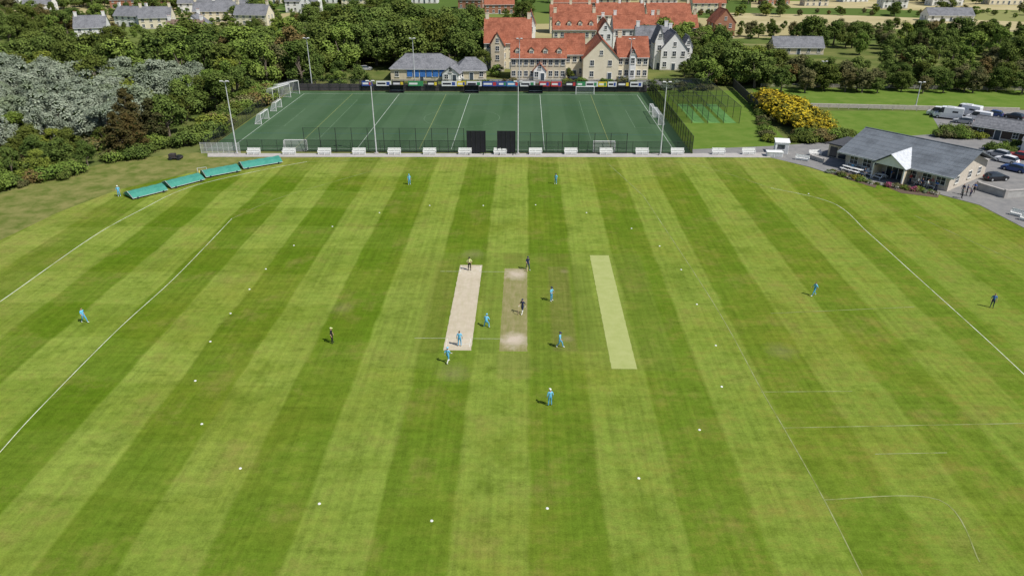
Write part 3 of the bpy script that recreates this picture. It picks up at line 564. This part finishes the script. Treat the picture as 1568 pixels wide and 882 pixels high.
# ---------------------------------------------------------------- vehicles
M_tyre=plain("tyre_rubber",(.02,.02,.02),.9)
def vehicle(name,kind,x,y,rz,col):
    if kind=='car': st=[(-2.15,.35,.62,.66,.72,.6),(-1.95,.28,.85,.9,.86,.7),(-1.55,.25,.92,1.38,.88,.66),(-.4,.22,.92,1.47,.89,.68),(.45,.22,.92,1.40,.89,.66),(1.05,.22,.9,.95,.88,.72),(1.9,.28,.78,.82,.84,.7),(2.15,.38,.6,.64,.7,.6)]; wr=.33;ax=(-1.35,1.35)
    elif kind=='van': st=[(-2.6,.4,1.2,1.9,.92,.84),(-2.5,.35,1.25,2.2,.95,.86),(-.2,.3,1.25,2.25,.96,.87),(1.0,.3,1.25,2.2,.96,.86),(1.75,.3,1.2,1.3,.95,.84),(2.4,.35,1.0,1.05,.9,.78),(2.6,.45,.8,.84,.8,.7)]; wr=.36;ax=(-1.7,1.65)
    else: st=[(-3.1,.5,1.5,2.5,1.08,1.0),(-3.0,.4,1.5,2.75,1.1,1.02),(1.0,.4,1.5,2.8,1.1,1.02),(1.6,.4,1.5,2.75,1.1,1.0),(2.2,.4,1.35,1.5,1.0,.9),(2.9,.45,1.05,1.12,.95,.82),(3.1,.55,.9,.94,.85,.75)]; wr=.38;ax=(-2.0,2.1)
    b=MB(); n=len(st); vs=[]
    for X_,zb,zm,zr,hw,hr in st: vs+=[(X_,-hw*.96,zb),(X_,-hw,(zb+zm)/2),(X_,-hw,zm),(X_,-hr,zr),(X_,hr,zr),(X_,hw,zm),(X_,hw,(zb+zm)/2),(X_,hw*.96,zb)]
    for i in range(n-1):
        for j in range(8):
            k=(j+1)%8; f=(i*8+j,(i+1)*8+j,(i+1)*8+k,i*8+k)[::-1]; tall=(st[i][3]-st[i][2]>.3,st[i+1][3]-st[i+1][2]>.3); mi=0
            if j in(2,4) and (tall[0] and tall[1]): mi=1 if (kind=='car' or i>=n-5) else 0
            if j==3 and tall[0]!=tall[1]: mi=1
            if j in(2,4) and tall[0]!=tall[1]: mi=1 if kind=='car' or i>2 else 0
            b.add([vs[t] for t in f],[(0,1,2,3)],mi,False)
    b.add(vs[:8],[tuple(range(8))],0); b.add(vs[-8:],[tuple(range(8))[::-1]],0)
    for a_ in ax:
        for s in(-1,1): hw=.86 if kind=='car' else(.92 if kind=='van' else 1.04); b.tube((a_,s*(hw-.2),wr),(a_,s*(hw+.04),wr),wr,wr,14,2); b.tube((a_,s*(hw+.041),wr),(a_,s*(hw+.06),wr),wr*.55,wr*.5,10,3)
    X_=st[-1][0]
    for s in(-1,1): b.obox((X_-.08,s*.55,st[-1][2]-.02),(.2,.28,.12),0,3); b.obox((st[0][0]+.03,s*.6,.75),(.1,.16,.2),0,4); b.obox((.85 if kind=='car' else 1.4,s*(1.0 if kind!='camper' else 1.2),1.0 if kind=='car' else 1.35),(.1,.16,.14),0,0)
    if kind=='camper': 
        for s in(-1,1): b.box(-2.,s*1.075-.015,1.6,-.8,s*1.075+.015,2.1,1)
        b.box(-1,-.5,2.8,.5,.5,2.95,0)
    b.build(name,[col,M_glass,M_tyre,M_gal,plain("tail_lamp",(.4,.02,.02))],loc=(x,y,.015),rz=rz)
def cp(nm,c): return plain("car_paint_"+nm,c,.25,.03,2,.5)
W_=cp("white",(.75,.75,.76));K_=cp("black",(.02,.02,.025));S_=cp("silver",(.4,.41,.42));B_=cp("blue",(.03,.07,.22));RD=cp("red",(.35,.03,.03))
for nm,k,u,v,rz,c in(("camper_van","camper",1450,182,2.6,W_),("white_van","van",1497,185,2.4,W_),("camper_van","camper",1478,178,2.3,W_),("parked_car","car",1520,178,2.4,B_),("parked_car","car",1552,182,2.2,K_),("white_van","van",1436,178,2.5,W_),("parked_car","car",1474,189,2.6,S_),
    ("parked_car","car",1524,276,.15,K_),("parked_car","car",1552,262,2.2,B_),("parked_car","car",1540,249,2.2,W_),("parked_car","car",1560,243,2.3,RD),("parked_car","car",1528,240,2.2,S_),("parked_car","car",1575,232,2.3,W_),("parked_car","car",272,72,.1,RD),("parked_car","car",300,71,.2,W_),("parked_car","car",560,108,.2,S_),("parked_car","car",700,123,0,S_),("parked_car","car",1125,112,.3,K_),("parked_car","car",880,124.5,.1,K_),("parked_car","car",955,125,0,S_)):
    p=G(u,v); vehicle(nm,k,p.x,p.y,rz,c)
# ---------------------------------------------------------------- foliage
def leafmat(name,a,b_,tip=None,flower=None,f0=.35,f1=.6):
    n=N(name); at=n.new("ShaderNodeAttribute"); at.attribute_name="shade"; oi=n.new("ShaderNodeObjectInfo")
    f=n.m('MULTIPLY_ADD',oi.outputs["Random"],.55,n.m('MULTIPLY',at.outputs["Fac"],.65)); c=n.mix(n.rng(f,.05,1.05),a,b_)
    c=n.mix(n.m('MULTIPLY',n.rng(n.m('FRACT',n.m('MULTIPLY',oi.outputs["Random"],7.3)),.5,1.),.6),c,tip or (a[0]*2.2,a[1]*1.25,a[2]))
    if flower: c=n.mix(n.rng(at.outputs["Fac"],f0,f1),c,flower)
    return n.matte(c)
L_green=leafmat("broadleaf_foliage",(.045,.080,.018),(.17,.225,.055)); L_silver=leafmat("silver_foliage",(.18,.22,.15),(.36,.40,.30),(.20,.25,.12)); L_dark=leafmat("dark_conifer_foliage",(.045,.05,.02),(.09,.085,.035)); L_gorse=leafmat("gorse_foliage",(.11,.12,.025),(.19,.18,.03),None,(.52,.39,.03),.42,.72); L_light=leafmat("bright_foliage",(.10,.17,.03),(.21,.28,.06))
L_olive=leafmat("olive_foliage",(.10,.10,.04),(.21,.20,.09))
M_bark=plain("bark",(.16,.13,.10),.95)
_core=N("crown_shade_core").matte((.02,.033,.01))  # crown filler, the shadow between leaves put into its dark colour
def foliage(seed,lm,kind='tree',nleaf=170,ls=.44):
    r=random.Random(seed); b=MB(); sh=[]
    lobes=[]
    if kind=='tree':
        b.tube((0,0,-.2),(.1,0,3.),.32,.22,7,1); n=r.randint(18,26)
        wob=(r.uniform(.8,1.2),r.uniform(.8,1.2))
        for i in range(n):
            t=r.uniform(0,1); z=2.0+t*6.8; rr=(math.sin(math.pi*(t*.8+.16))**.7)*3.4*math.sqrt(r.uniform(.15,1)); a_=r.uniform(0,6.28)
            lobes.append((Vector((rr*math.cos(a_)*wob[0],rr*math.sin(a_)*wob[1],z)),r.uniform(.7,1.7)))
        for c,_ in lobes[:9]: b.tube((.1,0,2.4+r.random()),c,.14,.04,5,1)
    elif kind=='pine':
        b.tube((0,0,-.2),(0,0,9),.3,.08,7,1)
        for i in range(20):
            t=i/19; a_=i*2.4; rr=(1-t)**.6*2.6*r.uniform(.5,1); c=Vector((rr*math.cos(a_),rr*math.sin(a_),1.8+t*7.8)); lobes.append((c,r.uniform(.7,1.3)*(1.15-t*.5))); b.tube((0,0,c.z-.3),c,.08,.03,4,1)
    else:
        for k in range(5): a_=r.uniform(0,6.28); b.tube((0,0,-.1),(math.cos(a_)*.8,math.sin(a_)*.8,1.3),.07,.03,4,1)
        for i in range(11):
            a_=r.uniform(0,6.28); rr=1.5*math.sqrt(r.random()); lobes.append((Vector((rr*math.cos(a_),rr*math.sin(a_),.7+r.random()*1.1*(1-rr*.35))),r.uniform(.55,.95)))
    sh=[.3]*len(b.v)
    for c,R_ in lobes:
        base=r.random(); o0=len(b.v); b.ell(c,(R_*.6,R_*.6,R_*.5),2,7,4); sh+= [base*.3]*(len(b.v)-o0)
        for _ in range(int(nleaf*(.5+R_*.5))):
            d=Vector((r.gauss(0,1),r.gauss(0,1),r.gauss(0,1)+.35)).normalized(); k=r.uniform(.65,1.15)*(1+.35*noise.noise(d*2.2+Vector((base*9,0,0))))
            p=c+Vector((d.x,d.y,d.z*.85))*R_*k
            nn=(d+Vector((r.gauss(0,.5),r.gauss(0,.5),r.gauss(0,.5)+.35))).normalized(); a_=nn.orthogonal().normalized(); a_.rotate(Matrix.Rotation(r.uniform(0,6.28),3,nn)); bb=nn.cross(a_); s=ls*r.uniform(.5,1.15)
            b.add([p+a_*s*.6,p+bb*s*.38,p-a_*s*.6,p-bb*s*.38],[(0,1,2,3)],0); v=min(1,max(0,base*.7+r.uniform(-.15,.45))); sh+=[v]*4
    me=b.mesh("foliage_%s_%d"%(kind,seed),[lm,M_bark,_core]); at=me.attributes.new("shade",'FLOAT','POINT'); at.data.foreach_set("value",sh); return me
TG=[foliage(i,L_green) for i in range(6)]; TL=[foliage(30+i,L_light) for i in range(2)]; TO=[foliage(35+i,L_olive) for i in range(2)]
TS=[foliage(40+i,L_silver,nleaf=180,ls=.38) for i in range(3)]; TP=[foliage(50+i,L_dark,'pine',190,.36) for i in range(2)]
TA=TG+TL+TO[:1]
SG=[foliage(60+i,L_green,'shrub',130,.26) for i in range(2)]+[foliage(66,L_light,'shrub',130,.26),foliage(67,L_olive,'shrub',130,.26)]; SY=[foliage(70+i,L_gorse,'shrub',190,.26) for i in range(3)]; SW=[foliage(80,L_silver,'shrub',130,.26)]
block=[]
def bl(x,y,hw,d): block.append((x-hw-2,x+hw+2,y-3,y+d+3))
for u,v,w_,d,*_ in HL: p=G(u,v); bl(p.x,p.y,w_/2,d)
bl(10,226,28,110); bl(46,233,12,16); bl(-31,223,17,16); bl(G(1222,84).x,G(1222,84).y,10,9); bl(G(1455,34).x,G(1455,34).y,12,9)
low=[(G(u,v).x-12,G(u,v).x+12,G(u,v).y-70,G(u,v).y) for u,v,*_ in HL]+[(G(1222,84).x-14,G(1222,84).x+14,G(1222,84).y-40,G(1222,84).y)]
def ok(x,y): return not any(a<x<b and c<y<d for a,b,c,d in block)
def inlow(x,y): return any(a<x<b and c<y<d for a,b,c,d in low)
T=random.Random(21)
def tree(x,y,h,pool,name,parent=None,force=False):
    if not force and not ok(x,y): return
    if not force and inlow(x,y) : h*=.45
    s=h/9.6; k=T.uniform(.9,1.35); place(name,T.choice(pool),parent,(x,y,-.1),T.uniform(0,6.28),(s*k,s*k*T.uniform(.9,1.1),s*T.uniform(.9,1.08)))
def shrub(x,y,h,pool,name,parent=None,wx=1.3):
    s=h/2.4; place(name,T.choice(pool),parent,(x,y,-.1),T.uniform(0,6.28),(s*wx,s*wx,s))
def grid(x0,x1,y0,y1,sp):
    y=y0
    while y<y1:
        x=x0
        while x<x1: yield x+T.uniform(-.42,.42)*sp, y+T.uniform(-.42,.42)*sp; x+=sp
        y+=sp*.9
def leftedge(y): return -74-max(0,(148-y))*.55
for x,y in grid(-158,-72,122,212,6.3):
    if x>leftedge(y)-2.5: continue
    if 150>y and x<-115: continue
    if x<-104 and y<136: continue
    silver=(144<y<210 and x<-84 and T.random()<.85)
    pine=(-86<x<-74 and 140<y<156)
    if pine: tree(x,y,T.uniform(7.5,10.5),TP+TP+TG[:1],"pine_tree")
    elif silver: tree(x,y,T.uniform(7.5,10),TS,"silver_willow_tree")
    else: tree(x,y,T.uniform(4.5,6.5) if y<150 else T.uniform(7,10.5),TG if T.random()>.3 else TL,"broadleaf_tree")
e=empty("woodland_edge_shrubs")
for i in range(90):
    y=T.uniform(112,150); x=leftedge(y)+T.uniform(-16,1); shrub(x,y,T.uniform(1.5,3.4),SG+[SG[2]],"shrub",e)
for i in range(40): shrub(T.uniform(-73,-69),T.uniform(150,206),T.uniform(2,4),SG,"shrub",e)
e=empty("distant_woodland")
for x,y in grid(-240,-66,214,262,8.2):
    if G(20,112).x-4<x<G(160,92).x and 232<y<262: continue
    tree(x,y,T.uniform(9,14.5),TA,"tree",e)
for x,y in grid(-66,-16,242,300,8): tree(x,y,T.uniform(12,17),TG+TL[:1],"tree",e)
for x,y in grid(-62,-46,212,226,6.5):
    if T.random()<.7: tree(x,y,T.uniform(4,6.5),TG+TL,"tree",e)
for x,y in grid(-300,-60,268,480,9.0):
    if noise.noise(Vector((x*.018,y*.022,1)))>-.16: tree(x,y,T.uniform(5.5,10.5),TA,"tree",e)
for x,y in grid(-10,60,345,480,10):
    if noise.noise(Vector((x*.03,y*.03,5)))>-.05: tree(x,y,T.uniform(6,10),TA,"tree",e)
for x,y in grid(-420,520,480,680,12):
    if noise.noise(Vector((x*.012,y*.03,8)))>-.1: tree(x,y,T.uniform(5,10),TA,"tree",e)
for x,y in grid(54,72,214,300,7): tree(x,y,T.uniform(7.5,11),TA,"tree",e)
for x,y in grid(72,230,209,226,5.5): tree(x,y,T.uniform(4.5,8),TG+TO+TO,"tree",e)
for x,y in grid(72,240,236,250,8.5):
    if T.random()<.8: tree(x,y,T.uniform(6,10.5),TA,"tree",e)
for x,y in grid(110,260,264,300,9.5):
    if noise.noise(Vector((x*.03,y*.03,2)))>-.15: tree(x,y,T.uniform(6,11),TA+TP[:1],"tree",e)
for x,y in grid(70,300,318,325,7): tree(x,y,T.uniform(4,8),TG+TO,"tree",e)
for x,y in grid(70,330,347,352,9): tree(x,y,T.uniform(3,6),TG,"tree",e)
for x,y in grid(75,380,405,430,12):
    if noise.noise(Vector((x*.02,y*.03,4)))>.0: tree(x,y,T.uniform(5,9),TA,"tree",e)
e=empty("hotel_garden_shrubs")
for x,y in grid(-46,54,210,216,3.0):
    if T.random()<(.62 if x>-14 else .35): shrub(x,y,T.uniform(1.0,2.4) if x>-14 else T.uniform(.7,1.4),SG+SW,"shrub",e)
for x,y in grid(-12,54,219,224,4.0):
    if T.random()<.45: shrub(x,y,T.uniform(.8,2.0),SG+SW,"shrub",e)
for u,v,h in((735,112,7),(760,118,4),(872,123,3.5),(1068,112,8),(1085,118,9),(1064,70,8),(990,84,10),(965,92,8),(1100,125,7),(1048,118,5),(745,70,12),(725,60,13)): p=G(u,v); tree(p.x,p.y,h,TG+TL,"garden_tree",None,True)
p=G(1075,92); tree(p.x,p.y,9,TL,"garden_tree",None,True)
e=empty("silver_shrub_hedge")
for i in range(14): p=G(1075+i*5,133-T.random()*4); shrub(p.x,p.y+3,T.uniform(3,4.5),SW+SG,"shrub",e)
for u,v,h in((1172,160,4.2),(1182,165,5),(1192,172,5.2),(1200,178,5),(1212,184,5.2),(1222,192,5),(1234,199,4.8),(1245,205,4.4),(1254,208,3.2),(1204,170,4.6),(1224,182,4.6),(1240,192,4.2),(1184,174,4),(1206,190,4)): p=G(u,v); shrub(p.x,p.y,h,SY,"gorse_bush")
e=empty("hedge")
for i in range(30): p=G(1215+T.uniform(-6,90),212+T.uniform(-3,6)+0); shrub(p.x,p.y,T.uniform(1.6,3),SG,"shrub",e)
for i in range(22): p=G(1160+i*1.2,150+i*3.2); shrub(p.x-1,p.y,T.uniform(1.2,2.2),SG,"shrub",e)
for i in range(24): p=G(1440+T.uniform(0,128),205+T.uniform(-4,8)); shrub(p.x,p.y,T.uniform(1.2,2.6),SG,"shrub",e)
for i in range(12): p=G(1520+T.uniform(0,80),228+T.uniform(-4,8)); shrub(p.x,p.y,T.uniform(1.2,2.4),SG,"shrub",e)
def fb(pts,name):
    sheet(name+"_soil",PX(pts),.03,plain("bed_soil",(.12,.085,.06),.95))
fb([(1264,264),(1290,262),(1345,281),(1340,288)],"flower_bed"); fb([(1352,284),(1360,281),(1440,295),(1436,303),(1380,296)],"flower_bed")
e=empty("flower_bed_plants"); 
M_fl=[leafmat("flower_foliage_%d"%i,(.08,.12,.03),(.15,.19,.05),None,c) for i,c in enumerate([(.6,.55,.5),(.45,.1,.2),(.5,.4,.05)])]
SF=[foliage(90+i,M_fl[i],'shrub',90,.28) for i in range(3)]
for i in range(50):
    t=T.random(); a=(1268+t*74,263+t*21) if i%2 else (1356+t*80,284+t*14); p=G(a[0]+T.uniform(-4,4),a[1]+T.uniform(-1.5,1.5)); shrub(p.x,p.y,T.uniform(.4,1.0),SG+SF+SW,"plant",e)
# ---------------------------------------------------------------- people
def pose(kind):
    J=dict(pelvis=(0,0,.96),waist=(0,0,1.10),chest=(0,0,1.32),nb=(0,.01,1.46),neck=(0,0,1.53),h0=(0,-.01,1.60),h1=(0,-.015,1.69),h2=(0,0,1.755),
      shL=(.18,0,1.42),elL=(.26,.03,1.15),wrL=(.27,-.07,.91),hdL=(.265,-.10,.83),shR=(-.18,0,1.42),elR=(-.26,.03,1.15),wrR=(-.27,-.07,.91),hdR=(-.265,-.10,.83),
      hipL=(.09,0,.90),knL=(.12,-.03,.50),anL=(.14,.02,.09),toL=(.16,-.17,.045),hipR=(-.09,0,.90),knR=(-.12,-.03,.50),anR=(-.14,.02,.09),toR=(-.16,-.17,.045))
    def up(ks,dx,dy,dz):
        for k in ks: a=J[k]; J[k]=(a[0]+dx,a[1]+dy,a[2]+dz)
    head=['neck','h0','h1','h2']; top=['waist','chest','nb']+head+['shL','shR','elL','elR','wrL','wrR','hdL','hdR']
    if kind=='walk':
        J.update(knL=(.10,-.22,.52),anL=(.11,-.30,.11),toL=(.12,-.50,.09),knR=(-.10,.05,.50),anR=(-.11,.32,.17),toR=(-.12,.20,.045),elL=(.25,.14,1.17),wrL=(.26,.10,.94),hdL=(.26,.07,.87),elR=(-.25,-.08,1.16),wrR=(-.24,-.28,1.02),hdR=(-.23,-.35,.99))
    if kind=='ready':
        up(['pelvis','hipL','hipR'],0,.1,-.16); up(top,0,.1,-.16); up(['chest','shL','shR'],0,-.14,-.05); up(['nb']+head,0,-.22,-.08); up(['waist'],0,-.05,0)
        J.update(knL=(.22,-.14,.46),knR=(-.22,-.14,.46),anL=(.27,.03,.09),anR=(-.27,.03,.09),toL=(.32,-.15,.045),toR=(-.32,-.15,.045),elL=(.30,-.10,.93),wrL=(.24,-.24,.70),hdL=(.22,-.28,.62),elR=(-.30,-.10,.93),wrR=(-.24,-.24,.70),hdR=(-.22,-.28,.62))
    if kind=='arms':
        J.update(elL=(.32,-.06,1.2),wrL=(.16,-.28,1.18),hdL=(.08,-.32,1.2),elR=(-.32,-.06,1.2),wrR=(-.16,-.28,1.15),hdR=(-.08,-.32,1.14))
    if kind=='sit':
        up(['pelvis','hipL','hipR'],0,0,-.46); up(top,0,0,-.46); J.update(knL=(.14,-.44,.50),knR=(-.14,-.44,.50),anL=(.15,-.42,.09),anR=(-.15,-.42,.09),toL=(.16,-.62,.045),toR=(-.16,-.62,.045),wrL=(.16,-.3,.62),hdL=(.14,-.38,.60),wrR=(-.16,-.3,.62),hdR=(-.14,-.38,.60),elL=(.26,-.08,.74),elR=(-.26,-.08,.74))
    return J
RAD=dict(pelvis=(.155,.115),waist=(.135,.10),chest=(.165,.115),nb=(.10,.08),neck=(.058,.058),h0=(.07,.075),h1=(.082,.10),h2=(.06,.07),sh=(.068,.068),el=(.045,.045),wr=(.03,.03),hd=(.038,.022),hip=(.10,.10),kn=(.062,.062),an=(.043,.043),to=(.042,.035))
BON=[('pelvis','waist',2),('waist','chest',1),('chest','nb',1),('nb','neck',0),('neck','h0',0),('h0','h1',0),('h1','h2',0)]
for s in'LR': BON+=[('nb','sh'+s,1),('sh'+s,'el'+s,1),('el'+s,'wr'+s,0),('wr'+s,'hd'+s,0),('pelvis','hip'+s,2),('hip'+s,'kn'+s,2),('kn'+s,'an'+s,2),('an'+s,'to'+s,3)]
def body_mesh(kind,cap=True,bat=False,pads=False,longsl=False,helmet=False):
    J=pose(kind); ks=list(J); me=bpy.data.meshes.new("sk"); me.from_pydata([J[k] for k in ks],[(ks.index(a),ks.index(b)) for a,b,_ in BON],[])
    o=bpy.data.objects.new("sk",me); scene.collection.objects.link(o); o.modifiers.new("s",'SKIN'); sv_=me.skin_vertices
    for i,k in enumerate(ks):
        r=RAD.get(k) or RAD[k[:-1]]; sv_[0].data[i].radius=r; sv_[0].data[i].use_root=(k=='pelvis')
    m2=o.modifiers.new("u",'SUBSURF'); m2.levels=1; m2.render_levels=1
    bpy.context.view_layer.update(); ev=bpy.data.meshes.new_from_object(o.evaluated_get(bpy.context.evaluated_depsgraph_get()))
    b=MB(); b.v=[tuple(v.co) for v in ev.vertices]
    segs=[(Vector(J[a]),Vector(J[c]),m_,a) for a,c,m_ in BON]; hc=Vector(J['h1'])
    for p in ev.polygons:
        c=p.center; best=9;mi=0;nm=''
        for a,q,m_,na in segs:
            ab=q-a; t=max(0,min(1,(c-a).dot(ab)/ab.length_squared)); d=(c-(a+ab*t)).length
            if d<best: best=d;mi=m_;nm=na
        if longsl and nm[:2]=='el': mi=1
        if pads and nm[:2]=='kn': mi=6
        if pads and nm[:2]=='wr': mi=6
        if nm in('h0','h1') and (c.z>hc.z+.035 or c.y>hc.y+.03): mi=4
        b.f.append(list(p.vertices)); b.mi.append(mi); b.sm.append(True)
    bpy.data.objects.remove(o)
    x,y,z=hc; fy=y-.098
    b.add([(x-.014,fy+.012,z-.03),(x+.014,fy+.012,z-.03),(x,fy-.022,z-.025),(x,fy+.005,z+.015)],[(0,2,1),(0,3,2),(1,2,3)],0)
    for s in(-1,1): b.ell((x+s*.032,fy+.012,z+.01),(.012,.008,.008),8,6,4); b.ell((x+s*.084,y,z-.01),(.012,.022,.032),0,6,4)
    b.ell((x,fy+.012,z-.055),(.024,.008,.006),9,6,4)
    if cap or helmet:
        b.ell((x,y+.01,z+.03),(.099,.118,.095),5,12,5,0.0); b.slab([(x-.075,y-.09,z+.035),(x-.05,y-.19,z+.022),(x+.05,y-.19,z+.022),(x+.075,y-.09,z+.035)][::-1],.012,5)
        if helmet:
            for k in range(3): b.tube((x-.09,y-.08,z-.0-k*.03),(x+.09,y-.08,z-k*.03),.005,.005,4,8); b.tube((x-.07,y-.13,z-k*.03),(x+.07,y-.13,z-k*.03),.005,.005,4,8)
    for s in'LR':
        wv=Vector(J['wr'+s]);hv=Vector(J['hd'+s]); d=(hv-wv).normalized(); side=d.cross(Vector((0,1,0)) if abs(d.y)<.8 else Vector((1,0,0))).normalized(); nn=d.cross(side)
        for k,ln in zip((-1.5,-.5,.5,1.5),(.062,.075,.08,.068)):
            p0=hv+side*k*.019; p1=p0+d*ln*.55; p2=p1+(d*.6+nn*.5).normalized()*ln*.45; b.tube(p0,p1,.0095,.0085,6,6 if pads else 0); b.tube(p1,p2,.0085,.007,6,6 if pads else 0)
        p0=wv.lerp(hv,.5)+side*.03; p1=p0+(d*.5+side*.8).normalized()*.035; b.tube(p0,p1,.011,.01,6,6 if pads else 0); b.tube(p1,p1+d*.03,.01,.008,6,6 if pads else 0)
    if bat:
        a=Vector(J['hdR'])+Vector((0,.05,.1)); q=Vector((a.x-.03,a.y-.22,.55)); b.tube(a,q,.016,.016,8,7); b.slab([(q.x-.054,q.y-.02,.03),(q.x+.054,q.y-.02,.03),(q.x+.054,q.y+.03,.03),(q.x-.054,q.y+.03,.03)],.55,7)
    return b
skin=plain("skin",(.45,.27,.19),.6,.08); hair=plain("brown_hair",(.06,.035,.02),.8); 
ltb=plain("light_blue_shirt",(.16,.50,.74),.8,.1); ltt=plain("light_blue_trousers",(.10,.38,.62),.8,.1); nav=plain("navy_kit",(.02,.03,.08),.8); blk=plain("black_cloth",(.015,.015,.018),.8); lime=plain("pale_yellow_shirt",(.6,.62,.3),.8); padm=plain("white_pads",(.78,.78,.75),.7); batm=plain("willow_wood",(.55,.42,.25),.6); eye=plain("eye_dark",(.02,.02,.02)); lip=plain("lips",(.35,.13,.11)); shoe=plain("white_shoes",(.7,.7,.7)); dsh=plain("dark_shoes",(.03,.03,.03)); blu2=plain("mid_blue_shirt",(.05,.14,.4),.8)
cache={}
def person(name,u,v,k,rz,shirt,trs,capm=None,shoes=shoe,loc=None,**kw):
    key=(k,capm is not None,tuple(sorted(kw.items())))
    if key not in cache: cache[key]=body_mesh(k,capm is not None,**kw)
    mats=[skin,shirt,trs,shoes,hair,capm or hair,padm,batm,eye,lip]
    p=G(u,v) if loc is None else Vector(loc)
    place(name,cache[key].mesh(name,mats),None,(p.x,p.y,.012 if loc is None else p.z),rz,(1.12,1.12,1.08))
P=math.pi
person("cricket_fielder",627,283,'stand',.4,ltb,ltt,ltb); person("cricket_fielder",851,282,'stand',-.5,ltb,ltt,nav)
person("umpire",719,414,'arms',.1,lime,blk,blk,dsh); person("batting_cricketer",808,413,'walk',.4,nav,nav,nav,pads=False,bat=True)
person("cricket_fielder",844,461,'arms',1.0,ltb,ltt,nav); person("batting_cricketer",800,480,'walk',-.5,nav,nav,nav,pads=True,bat=True,helmet=True)
person("cricket_fielder",745,501,'ready',P*.9,ltb,ltt,ltb); person("cricket_fielder",704,530,'stand',P,ltb,ltt,None)
person("wicket_keeper",686,556,'walk',P*.85,ltb,ltt,ltb,pads=True); person("cricket_fielder",857,532,'walk',1.2,ltb,ltt,nav)
person("cricket_fielder",842,621,'stand',P*1.1,ltb,ltt,padm,longsl=True); person("umpire",509,525,'stand',1.5,blk,blk,lime,dsh)
person("cricket_fielder",130,494,'walk',1.2,ltb,ltt,None); person("cricket_fielder",1246,453,'walk',-1.3,ltb,ltt,None); person("standing_player",1518,471,'stand',-.3,blu2,nav,None,dsh); person("cricket_fielder",183,301,'stand',.6,ltb,ltt,padm)
for y in(68.85,88.9):
    b=MB()
    for k in(-.1,0,.1): b.tube((k,0,0),(k,0,.71),.019,.019,8,0)
    b.tube((-.11,0,.72),(0,0,.72),.012,.012,6,0); b.tube((0,0,.72),(.11,0,.72),.012,.012,6,0); b.build("cricket_stumps",[batm],loc=(-7.2,y,.006))
cols=[padm,nav,blk,blu2,RD,ltb,plain("grey_shirt",(.25,.25,.26)),plain("pink_shirt",(.5,.2,.22))]
S=random.Random(9)
for u,v in((1392,282),(1404,287),(1410,289),(1418,291),(1425,288),(1432,293),(1473,298),(1479,299),(1485,301),(1472,304),(1363,275),(1369,273),(1490,296),(1322,273),(1382,271)):
    person("spectator",u,v,S.choice(['stand','arms','walk']),S.uniform(-1.5,1.5),S.choice(cols),S.choice([nav,blk,cols[6]]),None,dsh)
for u,v,rz in((1299,262,.5),(1322,268,.4),(1345,273,.5),(1398,279,.5),(1412,284,.4)):
    p=G(u,v); r_=rz-P/2; off=Vector((-math.sin(r_),math.cos(r_),0))*.95
    person("seated_spectator",0,0,'sit',r_,S.choice(cols),nav,None,dsh,loc=(p.x+off.x,p.y+off.y,.0))
print("objects",len(bpy.data.objects))
